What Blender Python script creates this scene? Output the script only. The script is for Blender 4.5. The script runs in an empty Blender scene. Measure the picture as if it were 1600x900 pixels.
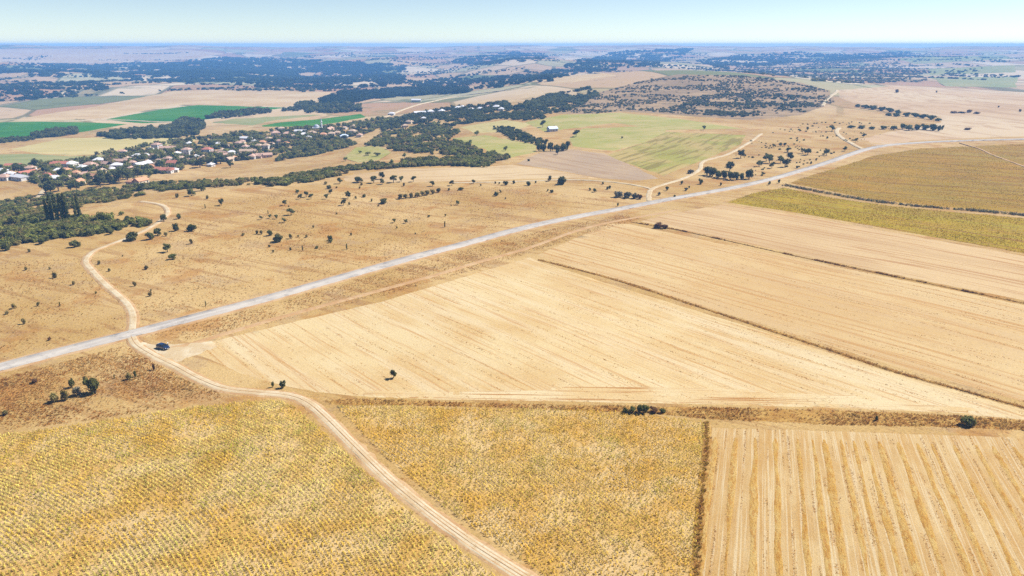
import bpy, bmesh, math, random
import numpy as np
from mathutils import Vector, Matrix, geometry, noise as mnoise

random.seed(7); RNG = np.random.default_rng(7)
SC = bpy.context.scene
COL = SC.collection
rad = math.radians

# ------------------------------------------------------------------ camera
CAM_H = 100.0
TILT = rad(19.6)
cam_d = bpy.data.cameras.new('camera'); cam_d.sensor_width = 36.0; cam_d.lens = 24.0
cam_d.clip_start = 1.0; cam_d.clip_end = 60000.0
cam = bpy.data.objects.new('camera', cam_d); COL.objects.link(cam)
cam.location = (0, 0, CAM_H); cam.rotation_euler = (math.pi / 2 - TILT, 0, 0)
SC.camera = cam
# ------------------------------------------------------------------ sky and sun
SUN_EL, SUN_AZ = rad(50), rad(68)            # azimuth clockwise from +Y (the viewing direction)
w = bpy.data.worlds.new('World'); SC.world = w; w.use_nodes = True
nt = w.node_tree; bg = nt.nodes['Background']
sky = nt.nodes.new('ShaderNodeTexSky'); sky.sky_type = 'NISHITA'; sky.sun_disc = False
sky.sun_elevation = SUN_EL; sky.sun_rotation = SUN_AZ; sky.altitude = 0
sky.air_density = 0.62; sky.dust_density = 0.0; sky.ozone_density = 0.0
nt.links.new(sky.outputs[0], bg.inputs[0]); bg.inputs[1].default_value = 0.063
sl = bpy.data.lights.new('sun', 'SUN'); sl.energy = 4.8; sl.angle = rad(0.53); sl.color = (1.0, 0.955, 0.88)
sun = bpy.data.objects.new('sun', sl); COL.objects.link(sun)
sd = Vector((math.sin(SUN_AZ) * math.cos(SUN_EL), math.cos(SUN_AZ) * math.cos(SUN_EL), math.sin(SUN_EL)))
sun.rotation_euler = sd.to_track_quat('Z', 'Y').to_euler(); sun.location = sd * 300
SC.view_settings.view_transform = 'Standard'; SC.view_settings.look = 'None'
SC.view_settings.exposure = 1.0; SC.view_settings.gamma = 1.0; SC.view_settings.use_curve_mapping = False
SC.render.engine = 'CYCLES'
SC.cycles.use_denoising = False
SC.cycles.max_bounces = 7; SC.cycles.diffuse_bounces = 2; SC.cycles.volume_bounces = 4
SC.cycles.transparent_max_bounces = 6; SC.cycles.glossy_bounces = 2

# ------------------------------------------------------------------ terrain height
def sstep(a, b, x):
    t = np.clip((x - a) / (b - a), 0, 1); return t * t * (3 - 2 * t)
EY = [-500, 200, 337, 450, 544, 640, 752, 1000, 1600, 2500, 5000, 20000]
EX = [-330, -300, -268, -222, -150, -30, 30, 70, 90, 60, -200, -400]
EYf = np.arange(-500, 20001, 20.0)
_e = np.interp(EYf, EY, EX)
EXf = np.convolve(np.pad(_e, 8, mode='edge'), np.ones(17) / 17, 'valid')
def T(x, y):
    x = np.asarray(x, float); y = np.asarray(y, float)
    z = 0.45 * np.sin(x / 23 + 1.3) * np.sin(y / 31 + .4) + 0.8 * np.sin(x / 61 + y / 83)
    z = z * sstep(60, 160, np.hypot(x, y))
    D = np.interp(y, EYf, EXf) - x
    z = z - 25 * sstep(0, 360, D)
    z = z + 4.0 * np.sin(x / 190 + 2) * np.sin(y / 170 + 1) * sstep(420, 900, y)
    z = z + 40 * np.exp(-((x - 400) / 420) ** 2 - ((y - 1750) / 430) ** 2)
    rr = np.hypot(x, y); an = np.arctan2(x, y)
    z = z + np.exp(-((rr - 4500) / 420) ** 2) * (16 + 18 * np.sin(an * 9 + 2.2) + 9 * np.sin(an * 27))
    z = z + np.exp(-((rr - 3350) / 300) ** 2) * (9 + 13 * np.sin(an * 11 + .7) + 6 * np.sin(an * 31 + 1))
    z = z + np.exp(-((rr - 5700) / 420) ** 2) * (12 + 14 * np.sin(an * 14 + 4) + 7 * np.sin(an * 43))
    z = z + 15 * np.sin(x / 520 + .6) * np.sin(y / 430 + .3) * sstep(1500, 2600, y) * (1 - 0.6 * sstep(300, 1200, x))
    wv = np.exp(-((rr - 7600) / 2100) ** 2)
    z = z * (1 - wv) + wv * (89 + 7 * np.sin(an * 9 + .5) + 5 * np.sin(an * 31 + 2) + 3 * np.sin(an * 71))
    return z
def T1(x, y): return float(T(x, y))
FPX = 24.0 / 36.0 * 1600
def P(u, v, lift=0.0):
    """photograph pixel (1600 wide) -> the point of the ground it shows"""
    a = (u - 800) / FPX; b = (v - 450) / FPX
    d = np.array((a, math.cos(TILT) - b * math.sin(TILT), -math.sin(TILT) - b * math.cos(TILT)))
    ts = 60 * 1.008 ** np.arange(0, 700)
    pz = CAM_H + d[2] * ts - T(d[0] * ts, d[1] * ts)
    i = int(np.argmax(pz < 0))
    if pz[i] >= 0: i = len(ts) - 1
    lo, hi = ts[max(i - 1, 0)], ts[i]
    for _ in range(24):
        m = (lo + hi) / 2
        if CAM_H + d[2] * m - T1(d[0] * m, d[1] * m) < 0: hi = m
        else: lo = m
    x, y = d[0] * hi, d[1] * hi
    return (x, y, T1(x, y) + lift)
def mpp(p): return math.sqrt(p[0] ** 2 + p[1] ** 2 + (CAM_H - p[2]) ** 2) / FPX   # metres in one photograph pixel

# ------------------------------------------------------------------ materials
def lin(c):
    c = c / 255.0
    return c / 12.92 if c <= 0.04045 else ((c + 0.055) / 1.055) ** 2.4
GAIN = 2.0
def ph(r, g, b, k=1.0):            # surface colour whose sunlit look is r,g,b
    return (min(.64, k * lin(r) / GAIN), min(.64, k * lin(g) / GAIN), min(.64, k * lin(b) / GAIN), 1)
class NT:
    def __init__(s, name):
        s.m = bpy.data.materials.new(name); s.m.use_nodes = True
        s.t = s.m.node_tree; s.b = s.t.nodes['Principled BSDF']; s.out = s.t.nodes['Material Output']
        s.b.inputs['Roughness'].default_value = 0.95
        s.b.inputs['Specular IOR Level'].default_value = 0.1
        s._pos = None
    def n(s, ty, **kw):
        x = s.t.nodes.new(ty)
        for k, v in kw.items(): setattr(x, k, v)
        return x
    def l(s, a, b): s.t.links.new(a, b)
    def pos(s):
        if s._pos is None: s._pos = s.n('ShaderNodeNewGeometry').outputs['Position']
        return s._pos
    def mapped(s, ang=0, scale=(1, 1, 1)):
        r = s.n('ShaderNodeVectorRotate', rotation_type='Z_AXIS'); s.l(s.pos(), r.inputs['Vector']); r.inputs['Angle'].default_value = -ang
        m = s.n('ShaderNodeVectorMath', operation='MULTIPLY'); s.l(r.outputs[0], m.inputs[0]); m.inputs[1].default_value = scale
        return m.outputs[0]
    def noise(s, scale, detail=4, rough=.6, vec=None, dist=0):
        x = s.n('ShaderNodeTexNoise'); x.inputs['Scale'].default_value = scale; x.inputs['Detail'].default_value = detail
        x.inputs['Roughness'].default_value = rough; x.inputs['Distortion'].default_value = dist
        s.l(vec if vec is not None else s.pos(), x.inputs['Vector']); return x.outputs['Fac']
    def rng(s, v, a, b, c=0, d=1):
        x = s.n('ShaderNodeMapRange'); x.interpolation_type = 'SMOOTHSTEP'; s.l(v, x.inputs[0])
        for i, q in enumerate((a, b, c, d)): x.inputs[i + 1].default_value = q
        return x.outputs[0]
    def mix(s, f, a, b, mode='MIX'):
        x = s.n('ShaderNodeMix', data_type='RGBA', blend_type=mode)
        for v, i in ((f, 0), (a, 6), (b, 7)):
            if hasattr(v, 'is_linked'): s.l(v, x.inputs[i])
            else: x.inputs[i].default_value = v
        return x.outputs[2]
    def bump(s, v, strength, dist):
        x = s.n('ShaderNodeBump'); s.l(v, x.inputs['Height']); x.inputs['Strength'].default_value = strength; x.inputs['Distance'].default_value = dist
        s.l(x.outputs[0], s.b.inputs['Normal'])
    def done(s, col): s.l(col, s.b.inputs['Base Color']); return s.m
GREY = lambda v: (v, v, v, 1)
def ground_mat(name, ca, cb, patch=0.02, cs=None, ang=0, across=1.0, along=0.04, srange=(.5, .62), samt=.7,
               cd=None, dsc=0.9, dth=(.6, .68), damt=.7, grain=(.72, 1.25), gsc=1.6, bump=.5, cs2=None, across2=.25, along2=.01):
    m = NT(name)
    c = m.mix(m.rng(m.noise(patch, 6, .62), .38, .62), ca, cb)
    if cs2:
        v = m.noise(1, 3, .5, m.mapped(ang, (along2, across2, 1)), .2)
        c = m.mix(m.rng(v, .42, .66, 0, .45), c, cs2)
    if cs:
        v = m.noise(1, 3, .6, m.mapped(ang, (along, across, 1)), .15)
        c = m.mix(m.rng(v, srange[0], srange[1], 0, samt), c, cs)
    if cd:
        f1 = m.rng(m.noise(dsc, 5, .7), dth[0], dth[1], 0, damt)
        f2 = m.rng(m.noise(patch * 2.3, 3), .4, .6)
        x = m.n('ShaderNodeMath', operation='MULTIPLY'); m.l(f1, x.inputs[0]); m.l(f2, x.inputs[1])
        c = m.mix(x.outputs[0], c, cd)
    g = m.noise(gsc, 7, .75)
    gv = m.n('ShaderNodeMapRange'); m.l(g, gv.inputs[0]); gv.inputs[1].default_value = .28; gv.inputs[2].default_value = .72
    gv.inputs[3].default_value = grain[0]; gv.inputs[4].default_value = grain[1]
    c = m.mix(1.0, c, gv.outputs[0], 'MULTIPLY')
    m.bump(g, bump, .25)
    return m.done(c)
def plain(name, col, rough=.6, spec=.3, metal=0, var=.12, vs=3.0):
    m = NT(name); m.b.inputs['Roughness'].default_value = rough; m.b.inputs['Specular IOR Level'].default_value = spec
    m.b.inputs['Metallic'].default_value = metal
    v = m.noise(vs, 4)
    return m.done(m.mix(1.0, col, m.mix(v, GREY(1 - var), GREY(1 + var)), 'MULTIPLY'))
def foliage(name, a, b, transl=.35, ns=.05):
    m = NT(name); m.b.inputs['Roughness'].default_value = .8
    oi = m.n('ShaderNodeObjectInfo')
    c = m.mix(m.rng(m.noise(.9, 3), .35, .65), a, b)
    c = m.mix(m.rng(m.noise(ns, 3), .4, .62, 0, .6), c, b)
    r = m.n('ShaderNodeMapRange'); m.l(oi.outputs['Random'], r.inputs[0]); r.inputs[3].default_value = .65; r.inputs[4].default_value = 1.35
    c = m.mix(1.0, c, r.outputs[0], 'MULTIPLY')
    tr = m.n('ShaderNodeBsdfTranslucent'); m.l(c, tr.inputs['Color'])
    ms = m.n('ShaderNodeMixShader'); ms.inputs[0].default_value = transl
    m.l(m.b.outputs[0], ms.inputs[1]); m.l(tr.outputs[0], ms.inputs[2]); m.l(ms.outputs[0], m.out.inputs['Surface'])
    return m.done(c)

# ------------------------------------------------------------------ object helpers
def link(name, me, mat=None, parent=None):
    o = bpy.data.objects.new(name, me); COL.objects.link(o)
    if mat is not None and me is not None and not me.materials: me.materials.append(mat)
    if parent is not None: o.parent = parent
    return o
def tag(o, label=None, cat=None, group=None, kind=None):
    if label: o['label'] = label
    if cat: o['category'] = cat
    if group: o['group'] = group
    if kind: o['kind'] = kind
    return o
def mesh(name, verts, faces, smooth=False):
    me = bpy.data.meshes.new(name); me.from_pydata([tuple(map(float, v)) for v in verts], [], [tuple(f) for f in faces]); me.update()
    if smooth: me.shade_smooth()
    return me
def empty(name, loc, rz=0):
    o = bpy.data.objects.new(name, None); COL.objects.link(o); o.location = loc; o.rotation_euler = (0, 0, rz)
    o.empty_display_size = .2; return o
def layer_off(x, y, layer): return layer * (0.008 + 0.00009 * np.hypot(x, y) + 0.00015 * np.maximum(0, np.hypot(x, y) - 400))

# ------------------------------------------------------------------ ground sheet
M_pasture = None
def build_pasture_mat():
    m = NT('dry_pasture')
    sep = m.n('ShaderNodeSeparateXYZ'); m.l(m.pos(), sep.inputs[0])
    c = m.mix(m.rng(m.noise(.012, 6, .6), .38, .62), ph(206, 168, 102), ph(226, 192, 132))
    c = m.mix(m.rng(m.noise(.035, 5, .65), .52, .64, 0, .65), c, ph(196, 140, 72))
    c = m.mix(m.rng(m.noise(.05, 6, .7, None), .52, .64, 0, .45), c, ph(190, 160, 124))
    v = m.noise(1, 3, .6, m.mapped(rad(-28), (.012, .16, 1)), .6)
    c = m.mix(m.rng(v, .53, .62, 0, .5), c, ph(176, 128, 74))
    c = m.mix(m.rng(m.noise(.8, 6, .75), .56, .66, 0, .7), c, ph(150, 100, 52))
    g = m.noise(1.8, 7, .78)
    c = m.mix(1.0, c, m.rng(g, .25, .75, .66, 1.3), 'MULTIPLY')
    # far land: patchwork of fields
    vor = m.n('ShaderNodeTexVoronoi'); vor.inputs['Scale'].default_value = 1.0; vor.inputs['Randomness'].default_value = .9
    m.l(m.mapped(rad(12), (.0048, .0030, 0)), vor.inputs['Vector'])
    hv = m.n('ShaderNodeSeparateColor'); m.l(vor.outputs['Color'], hv.inputs[0])
    f = m.mix(m.rng(hv.outputs[0], .2, .5), ph(236, 212, 176), ph(214, 180, 138))
    f = m.mix(m.rng(hv.outputs[1], .78, .8, 0, .7), f, ph(182, 180, 134))
    f = m.mix(m.rng(hv.outputs[2], .72, .75, 0, .8), f, ph(196, 150, 112))
    f = m.mix(m.rng(hv.outputs[0], .93, .95, 0, .8), f, ph(110, 130, 74))
    ve = m.n('ShaderNodeTexVoronoi', feature='DISTANCE_TO_EDGE'); ve.inputs['Scale'].default_value = 1.0; ve.inputs['Randomness'].default_value = .9
    m.l(m.mapped(rad(12), (.0048, .0030, 0)), ve.inputs['Vector'])
    f = m.mix(m.rng(ve.outputs['Distance'], .012, .03, .75, 0), f, ph(96, 104, 64))
    f = m.mix(m.rng(m.noise(.006, 6, .7), .55, .64, 0, .75), f, ph(110, 116, 70))
    f = m.mix(m.rng(m.noise(.02, 6, .7), .58, .68, 0, .6), f, ph(104, 92, 56))
    d = m.n('ShaderNodeVectorMath', operation='LENGTH'); m.l(m.pos(), d.inputs[0])
    c = m.mix(m.rng(d.outputs['Value'], 1000, 1700), c, f)
    m.bump(g, .5, .3)
    return m.done(c)
def build_ground():
    ang = list(np.arange(-46, 46.01, .4)) + list(np.arange(50, 314, 6.0))
    R = [0.0] + list(25 * 1.021 ** np.arange(0, 286))
    R = np.array(R); A = np.radians(np.array(ang)); na = len(A)
    X = np.outer(R[1:], np.sin(A)).ravel(); Y = np.outer(R[1:], np.cos(A)).ravel()
    V = np.column_stack((X, Y, T(X, Y))); V = np.vstack(([[0, 0, T1(0, 0)]], V))
    F = [(0, 1 + (j + 1) % na, 1 + j) for j in range(na)]
    for i in range(len(R) - 2):
        a = 1 + i * na; b = a + na
        for j in range(na):
            k = (j + 1) % na
            F.append((a + j, a + k, b + k, b + j))
    me = mesh('ground', V, F, True)
    o = link('ground', me, build_pasture_mat()); tag(o, 'dry tan grassland reaching to the hazy horizon', 'ground', kind='structure')
    if me.polygons[200].normal.z < 0: me.flip_normals()
build_ground()

# ------------------------------------------------------------------ sheets draped on the ground
def densify(pts, step=14):
    out = []
    for i in range(len(pts)):
        a, b = pts[i], pts[(i + 1) % len(pts)]
        n = max(1, int(math.hypot(b[0] - a[0], b[1] - a[1]) / step))
        for k in range(n): out.append((a[0] + (b[0] - a[0]) * k / n, a[1] + (b[1] - a[1]) * k / n))
    return out
def inside(px, py, poly):
    poly = np.asarray(poly); x0, y0 = poly[:, 0], poly[:, 1]; x1, y1 = np.roll(x0, -1), np.roll(y0, -1)
    r = np.zeros(len(px), bool)
    for a, b, c, d in zip(x0, y0, x1, y1):
        if b == d: continue
        r ^= ((b > py) != (d > py)) & (px < (c - a) * (py - b) / (d - b) + a)
    return r
def wpoly(pix, jit=.25, step=14):
    q = []
    for u, v in densify(pix, step):
        p = P(u, v); s = mpp(p) * jit * 2.2
        q.append((p[0] + random.gauss(0, s), p[1] + random.gauss(0, s)))
    return q
def drape(name, poly, mat, layer=1, zfun=None, parent=None):
    a = np.array(poly); c = a.mean(0); r = math.hypot(*c)
    g = max(3.5, r / 60)
    xs = np.arange(a[:, 0].min(), a[:, 0].max(), g); ys = np.arange(a[:, 1].min(), a[:, 1].max(), g)
    if len(xs) * len(ys) > 12000:
        k = math.sqrt(len(xs) * len(ys) / 12000); g *= k
        xs = np.arange(a[:, 0].min(), a[:, 0].max(), g); ys = np.arange(a[:, 1].min(), a[:, 1].max(), g)
    gx, gy = np.meshgrid(xs, ys); gx = gx.ravel() + g * .13; gy = gy.ravel() + g * .17
    m = inside(gx, gy, a); gx, gy = gx[m], gy[m]
    n = len(poly)
    vs = [Vector(p) for p in poly] + [Vector((x, y)) for x, y in zip(gx, gy)]
    res = geometry.delaunay_2d_cdt(vs, [(i, (i + 1) % n) for i in range(n)], [], 1, 1e-4)
    V = np.array([(p.x, p.y) for p in res[0]])
    Z = T(V[:, 0], V[:, 1]) + layer_off(V[:, 0], V[:, 1], layer)
    for i_, og in enumerate(res[3]):      # the rim runs out into the ground instead of standing as a step
        if any(k_ < n for k_ in og): Z[i_] -= 1.1 * float(layer_off(V[i_, 0], V[i_, 1], layer))
    me = mesh(name, np.column_stack((V, Z)), res[2], True)
    if len(me.polygons) and me.polygons[0].normal.z < 0: me.flip_normals()
    return link(name, me, mat, parent)
def smooth_line(pts, n=8):
    """Catmull-Rom through 2-D points"""
    p = [np.array(q, float) for q in pts]; p = [2 * p[0] - p[1]] + p + [2 * p[-1] - p[-2]]
    out = []
    for i in range(1, len(p) - 2):
        for k in range(n):
            t = k / n
            out.append(.5 * ((2 * p[i]) + (p[i + 1] - p[i - 1]) * t + (2 * p[i - 1] - 5 * p[i] + 4 * p[i + 1] - p[i + 2]) * t * t
                             + (-p[i - 1] + 3 * p[i] - 3 * p[i + 1] + p[i + 2]) * t ** 3))
    out.append(p[-2]); return np.array(out)
def normals2(L):
    d = np.gradient(L, axis=0); d /= np.linalg.norm(d, axis=1)[:, None] + 1e-9
    return np.column_stack((-d[:, 1], d[:, 0]))
def resample(L, step):
    s = np.concatenate(([0], np.cumsum(np.linalg.norm(np.diff(L, axis=0), axis=1))))
    q = np.arange(0, s[-1], step)
    return np.column_stack((np.interp(q, s, L[:, 0]), np.interp(q, s, L[:, 1])))
def pixline(pix): return smooth_line([P(u, v)[:2] for u, v in pix])
def ribbon(name, L, width, mat, layer, prof=((-1, 0), (-.82, 0), (-.4, 0), (.4, 0), (.82, 0), (1, 0)), wob=.25, label=None, cat=None, step=2.5, parent=None, taper=False):
    L = resample(L, step); N = normals2(L); V = []; F = []; k = len(prof)
    for i, (p, n) in enumerate(zip(L, N)):
        for j, (s, h) in enumerate(prof):
            e = 0
            if abs(s) == 1:
                e = wob * (mnoise.noise(Vector((p[0] * .35, p[1] * .35, s * 5))) + .6 * mnoise.noise(Vector((p[0] * 1.3, p[1] * 1.3, s * 9))))
            wd = width / 2
            if taper: wd *= .75 + .5 * mnoise.noise(Vector((p[0] * .05, p[1] * .05, 3)))
            q = p + n * (s * wd + e)
            lo = float(layer_off(q[0], q[1], layer))
            z = T1(*q) + lo + h - (1.15 * lo if abs(s) == 1 else 0)
            V.append((q[0], q[1], z))
        if i:
            a = (i - 1) * k; b = i * k
            for j in range(k - 1): F.append((a + j, b + j, b + j + 1, a + j + 1))
    me = mesh(name, V, F, True)
    if me.polygons[0].normal.z < 0: me.flip_normals()
    o = link(name, me, mat, parent)
    if label: tag(o, label, cat, kind='structure')
    return o

# ---- surfaces
def wdir(a, b):
    p, q = P(*a), P(*b); return math.atan2(q[1] - p[1], q[0] - p[0])
A_B1 = wdir((845, 408), (1600, 637)); A_B2 = wdir((990, 348), (1600, 474)); A_S1 = wdir((560, 622), (1500, 640))
A_F3 = math.atan2(46, 16.1)
M_stub1 = ground_mat('pale_stubble', ph(238, 212, 160), ph(228, 194, 136), .02, ph(206, 150, 84), A_B1, 1.0, .022, (.52, .68), .6,
                     ph(190, 136, 74), 1.1, (.6, .7), .5, (.78, 1.2), 1.7, .5, ph(246, 228, 190), .16, .006)
M_stub2 = ground_mat('long_stubble', ph(234, 204, 150), ph(224, 188, 130), .012, ph(208, 158, 96), A_B1, .62, .01, (.52, .62), .75,
                     ph(190, 136, 74), 1.0, (.62, .7), .5, (.82, 1.18), 1.7, .4, ph(218, 184, 136), .12, .004)
M_stub3 = ground_mat('tan_stubble', ph(232, 200, 150), ph(222, 188, 138), .012, ph(196, 146, 92), A_B2, .5, .008, (.52, .62), .75,
                     ph(180, 130, 76), .8, (.62, .7), .4, (.82, 1.18), 1.5, .4, ph(206, 168, 120), .1, .004)
M_head = ground_mat('headland_stubble', ph(242, 220, 174), ph(232, 200, 144), .03, ph(190, 130, 66), A_S1, .9, .02, (.53, .63), .8,
                    ph(170, 112, 50), 1.2, (.6, .7), .6, (.78, 1.2), 1.9, .5)
M_straw = ground_mat('striped_stubble', ph(228, 196, 140), ph(216, 178, 118), .05, ph(238, 216, 174), A_F3, 2.2, .03, (.5, .62), .7,
                     ph(186, 132, 66), 1.8, (.58, .68), .6, (.72, 1.25), 3.2, .6, ph(208, 156, 78), .5, .015)
M_soil = ground_mat('field_soil', ph(242, 208, 148), ph(228, 182, 100), .07, None, cd=ph(164, 110, 44), dsc=2.0, dth=(.5, .62), damt=.7, grain=(.65, 1.25), gsc=3.0, bump=.7)
M_olive = ground_mat('ripening_field', ph(190, 164, 26), ph(200, 166, 40), .02, ph(168, 112, 58), A_B2, .4, .012, (.5, .6), .7,
                     ph(142, 128, 44), 1.2, (.5, .6), .7, (.6, 1.3), 1.6, .8, ph(186, 168, 60), .06, .006)
M_olive2 = ground_mat('brown_green_field', ph(186, 148, 38), ph(194, 148, 48), .014, ph(150, 100, 44), wdir((1300, 270), (1600, 290)), .4, .012, (.5, .6), .7,
                      ph(140, 122, 50), .9, (.5, .6), .65, (.62, 1.3), 1.2, .8, ph(178, 158, 70), .07, .006)
M_lime = ground_mat('green_meadow', ph(186, 180, 96), ph(206, 188, 122), .02, ph(160, 166, 70), wdir((900, 215), (1040, 205)), .2, .012, (.5, .62), .6,
                    ph(128, 130, 60), .5, (.6, .7), .5, (.8, 1.2), .9, .5)
M_olive3 = ground_mat('ruled_green_field', ph(178, 172, 82), ph(206, 180, 112), .022, ph(150, 132, 64), wdir((1000, 250), (1080, 222)), .16, .006, (.5, .58), .75,
                      ph(128, 120, 54), .5, (.6, .7), .5, (.75, 1.22), .9, .5)
M_fallow = ground_mat('grey_fallow', ph(192, 166, 136), ph(206, 178, 142), .012, ph(180, 146, 112), wdir((850, 250), (1000, 275)), .2, .01, (.5, .6), .6, grain=(.85, 1.15), gsc=.8)
M_tan = ground_mat('tan_field', ph(232, 204, 158), ph(218, 184, 134), .01, ph(196, 160, 112), wdir((550, 280), (780, 272)), .15, .006, (.52, .62), .6, grain=(.85, 1.15), gsc=.7)
M_green = ground_mat('irrigated_crop', ph(62, 134, 30), ph(88, 146, 40), .012, ph(56, 108, 24), rad(20), .1, .006, (.52, .62), .5, grain=(.85, 1.15), gsc=.5)
M_sage = ground_mat('sage_field', ph(164, 170, 110), ph(182, 176, 118), .008, ph(144, 152, 92), rad(8), .08, .004, (.5, .6), .5, grain=(.9, 1.1), gsc=.4)
M_yell = ground_mat('yellow_field', ph(226, 206, 142), ph(214, 196, 128), .007, ph(190, 180, 116), rad(8), .07, .004, (.5, .6), .5, grain=(.9, 1.1), gsc=.4)
M_pink = ground_mat('pale_plateau', ph(230, 204, 166), ph(222, 188, 146), .004, ph(200, 164, 122), wdir((1350, 160), (1600, 195)), .05, .0025, (.5, .6), .7,
                    ph(150, 118, 80), .1, (.62, .7), .5, (.88, 1.12), .4, .4)
M_dirt = ground_mat('dirt_track', ph(240, 222, 188), ph(226, 200, 158), .15, None, cd=ph(206, 170, 120), dsc=.8, dth=(.52, .64), damt=.7, grain=(.82, 1.15), gsc=2.4, bump=.4)
M_dirt2 = ground_mat('worn_earth', ph(226, 190, 144), ph(212, 168, 118), .1, None, cd=ph(190, 142, 88), dsc=.7, dth=(.5, .64), damt=.7, grain=(.8, 1.18), gsc=2.2, bump=.4)
M_weed = ground_mat('weedy_strip', ph(224, 182, 104), ph(206, 158, 82), .12, None, cd=ph(160, 108, 50), dsc=1.2, dth=(.46, .58), damt=.8, grain=(.6, 1.3), gsc=2.4, bump=.9)
M_weed_d = ground_mat('brown_balk', ph(190, 134, 62), ph(222, 174, 94), .2, None, cd=ph(120, 78, 36), dsc=1.0, dth=(.42, .56), damt=.85, grain=(.55, 1.3), gsc=2.4, bump=.9)
M_road = ground_mat('worn_asphalt', ph(226, 216, 204), ph(208, 199, 190), .06, ph(236, 228, 216), wdir((0, 574), (800, 361)), .5, .01, (.5, .62), .6,
                    ph(164, 158, 154), .3, (.48, .6), .6, (.84, 1.1), 3.0, .15)

FIELDS = {}
def field(name, pix, mat, layer, label, step=14):
    poly = wpoly(pix, step=step); o = drape(name, poly, mat, layer)
    tag(o, label, 'field', kind='structure'); FIELDS.setdefault(name, []).append((o, poly)); return o, poly
f1, f1p = field('sunflower_field', [(-80, 692), (0, 680), (100, 668), (200, 652), (300, 637), (390, 627), (440, 627), (465, 637), (495, 665), (560, 728), (640, 800), (780, 905), (830, 945), (-80, 945)], M_soil, 1,
                'dried sunflower field left of the foreground dirt track')
f2, f2p = field('sunflower_field', [(525, 634), (600, 634), (700, 638), (900, 641), (1000, 648), (1098, 660), (1100, 670), (1094, 750), (1084, 900), (1083, 945), (912, 945), (836, 890), (766, 843), (696, 794), (634, 742), (582, 694), (546, 656)], M_soil, 1,
                'dried sunflower field right of the foreground dirt track')
f3, f3p = field('harvested_field', [(1112, 668), (1300, 673), (1600, 684), (1720, 688), (1720, 945), (1086, 945), (1097, 850), (1107, 720)], M_straw, 1,
                'harvested field with straw rows at lower right')
f4, f4p = field('stubble_field', [(285, 548), (330, 534), (420, 512), (600, 470), (760, 422), (828, 402), (842, 409), (1000, 458), (1200, 520), (1400, 584), (1600, 640), (1720, 670), (1500, 646), (1300, 637), (1100, 632), (900, 628), (700, 625), (560, 620), (490, 612), (430, 600), (380, 585), (330, 562)], M_stub1, 1,
                'pale wedge shaped stubble field below the paved road')
field('stubble_field', [(560, 607), (700, 612), (900, 603), (1100, 604), (1300, 615), (1500, 634), (1640, 660), (1500, 645), (1300, 636), (1100, 631), (900, 627), (700, 624), (560, 619)], M_head, 2,
      'pale headland strip along the near edge of the stubble wedge')
f5, f5p = field('stubble_field', [(838, 399), (880, 380), (955, 349), (985, 350), (1100, 375), (1250, 405), (1400, 435), (1600, 476), (1720, 500), (1720, 660), (1600, 628), (1400, 574), (1200, 510), (1000, 450), (900, 420)], M_stub2, 1,
                'long pale stubble field between two weedy balks')
f6, f6p = field('stubble_field', [(1000, 346), (1040, 335), (1130, 319), (1250, 337), (1400, 364), (1600, 400), (1720, 420), (1720, 494), (1600, 470), (1400, 430), (1200, 388), (1050, 356)], M_stub3, 1,
                'tan stubble field below the ripening green field')
f7, f7p = field('crop_field', [(1135, 316), (1180, 301), (1225, 293), (1300, 309), (1400, 323), (1600, 341), (1720, 352), (1720, 416), (1600, 396), (1400, 360), (1250, 333)], M_olive, 1,
                'yellow green crop strip below the dark hedge')
f8, f8p = field('crop_field', [(1230, 286), (1300, 264), (1365, 243), (1440, 232), (1600, 225), (1720, 222), (1720, 343), (1600, 333), (1450, 321), (1360, 311), (1290, 297)], M_olive2, 1,
                'large brown green crop field inside the road bend')
field('crop_field', [(945, 243), (1000, 225), (1042, 206), (1165, 211), (1158, 226), (1100, 250), (1035, 275), (1000, 262)], M_olive3, 2, 'ruled green field in the fork of the far tracks')
field('meadow', [(890, 217), (910, 201), (1038, 196), (1040, 206), (1008, 222), (960, 236), (895, 229)], M_lime, 2, 'green meadow beside the lone white farmhouse')
field('fallow_field', [(805, 256), (842, 239), (890, 233), (945, 240), (960, 247), (1000, 264), (1028, 279), (1000, 282), (940, 279), (870, 266)], M_fallow, 1.5, 'grey ploughed field below the dark tree clump')
M_hill = ground_mat('scrubby_hillside', ph(176, 146, 108), ph(196, 164, 122), .01, ph(150, 126, 92), rad(5), .05, .01, (.48, .6), .7, ph(118, 104, 72), .09, (.52, .62), .8, (.8, 1.2), .5, .5)
field('hillside', [(862, 178), (900, 160), (930, 146), (1000, 127), (1060, 116), (1160, 118), (1250, 129), (1298, 142), (1304, 160), (1250, 180), (1170, 188), (1060, 180), (970, 174), (930, 178)], M_hill, 1, 'brown scrubby hillside right of centre')
field('tan_field', [(530, 277), (620, 263), (740, 262), (800, 257), (870, 267), (935, 279), (880, 278), (780, 281), (650, 285), (540, 284)], M_tan, 1, 'narrow tan field behind the pasture shrubs')
field('meadow', [(820, 191), (880, 179), (970, 176), (1060, 185), (1160, 201), (1040, 203), (960, 192), (900, 200), (850, 206)], M_lime, 1, 'long light green meadow below the scrubby hill')
field('meadow', [(705, 216), (760, 211), (838, 226), (836, 238), (800, 246), (760, 236)], M_lime, 1, 'small green meadow between thickets')
field('meadow', [(715, 199), (790, 187), (832, 194), (800, 206), (740, 208)], M_yell, 1.3, 'yellow meadow above the thickets')
field('meadow', [(536, 247), (556, 230), (590, 227), (612, 238), (592, 250), (560, 254)], M_lime, 1, 'rounded lime green meadow below the village')
field('tan_field', [(10, 188), (150, 166), (270, 142), (400, 139), (520, 144), (500, 160), (440, 167), (300, 162), (250, 169), (160, 185), (60, 189)], M_tan, 1, 'broad tan field on the valley floor')
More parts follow.
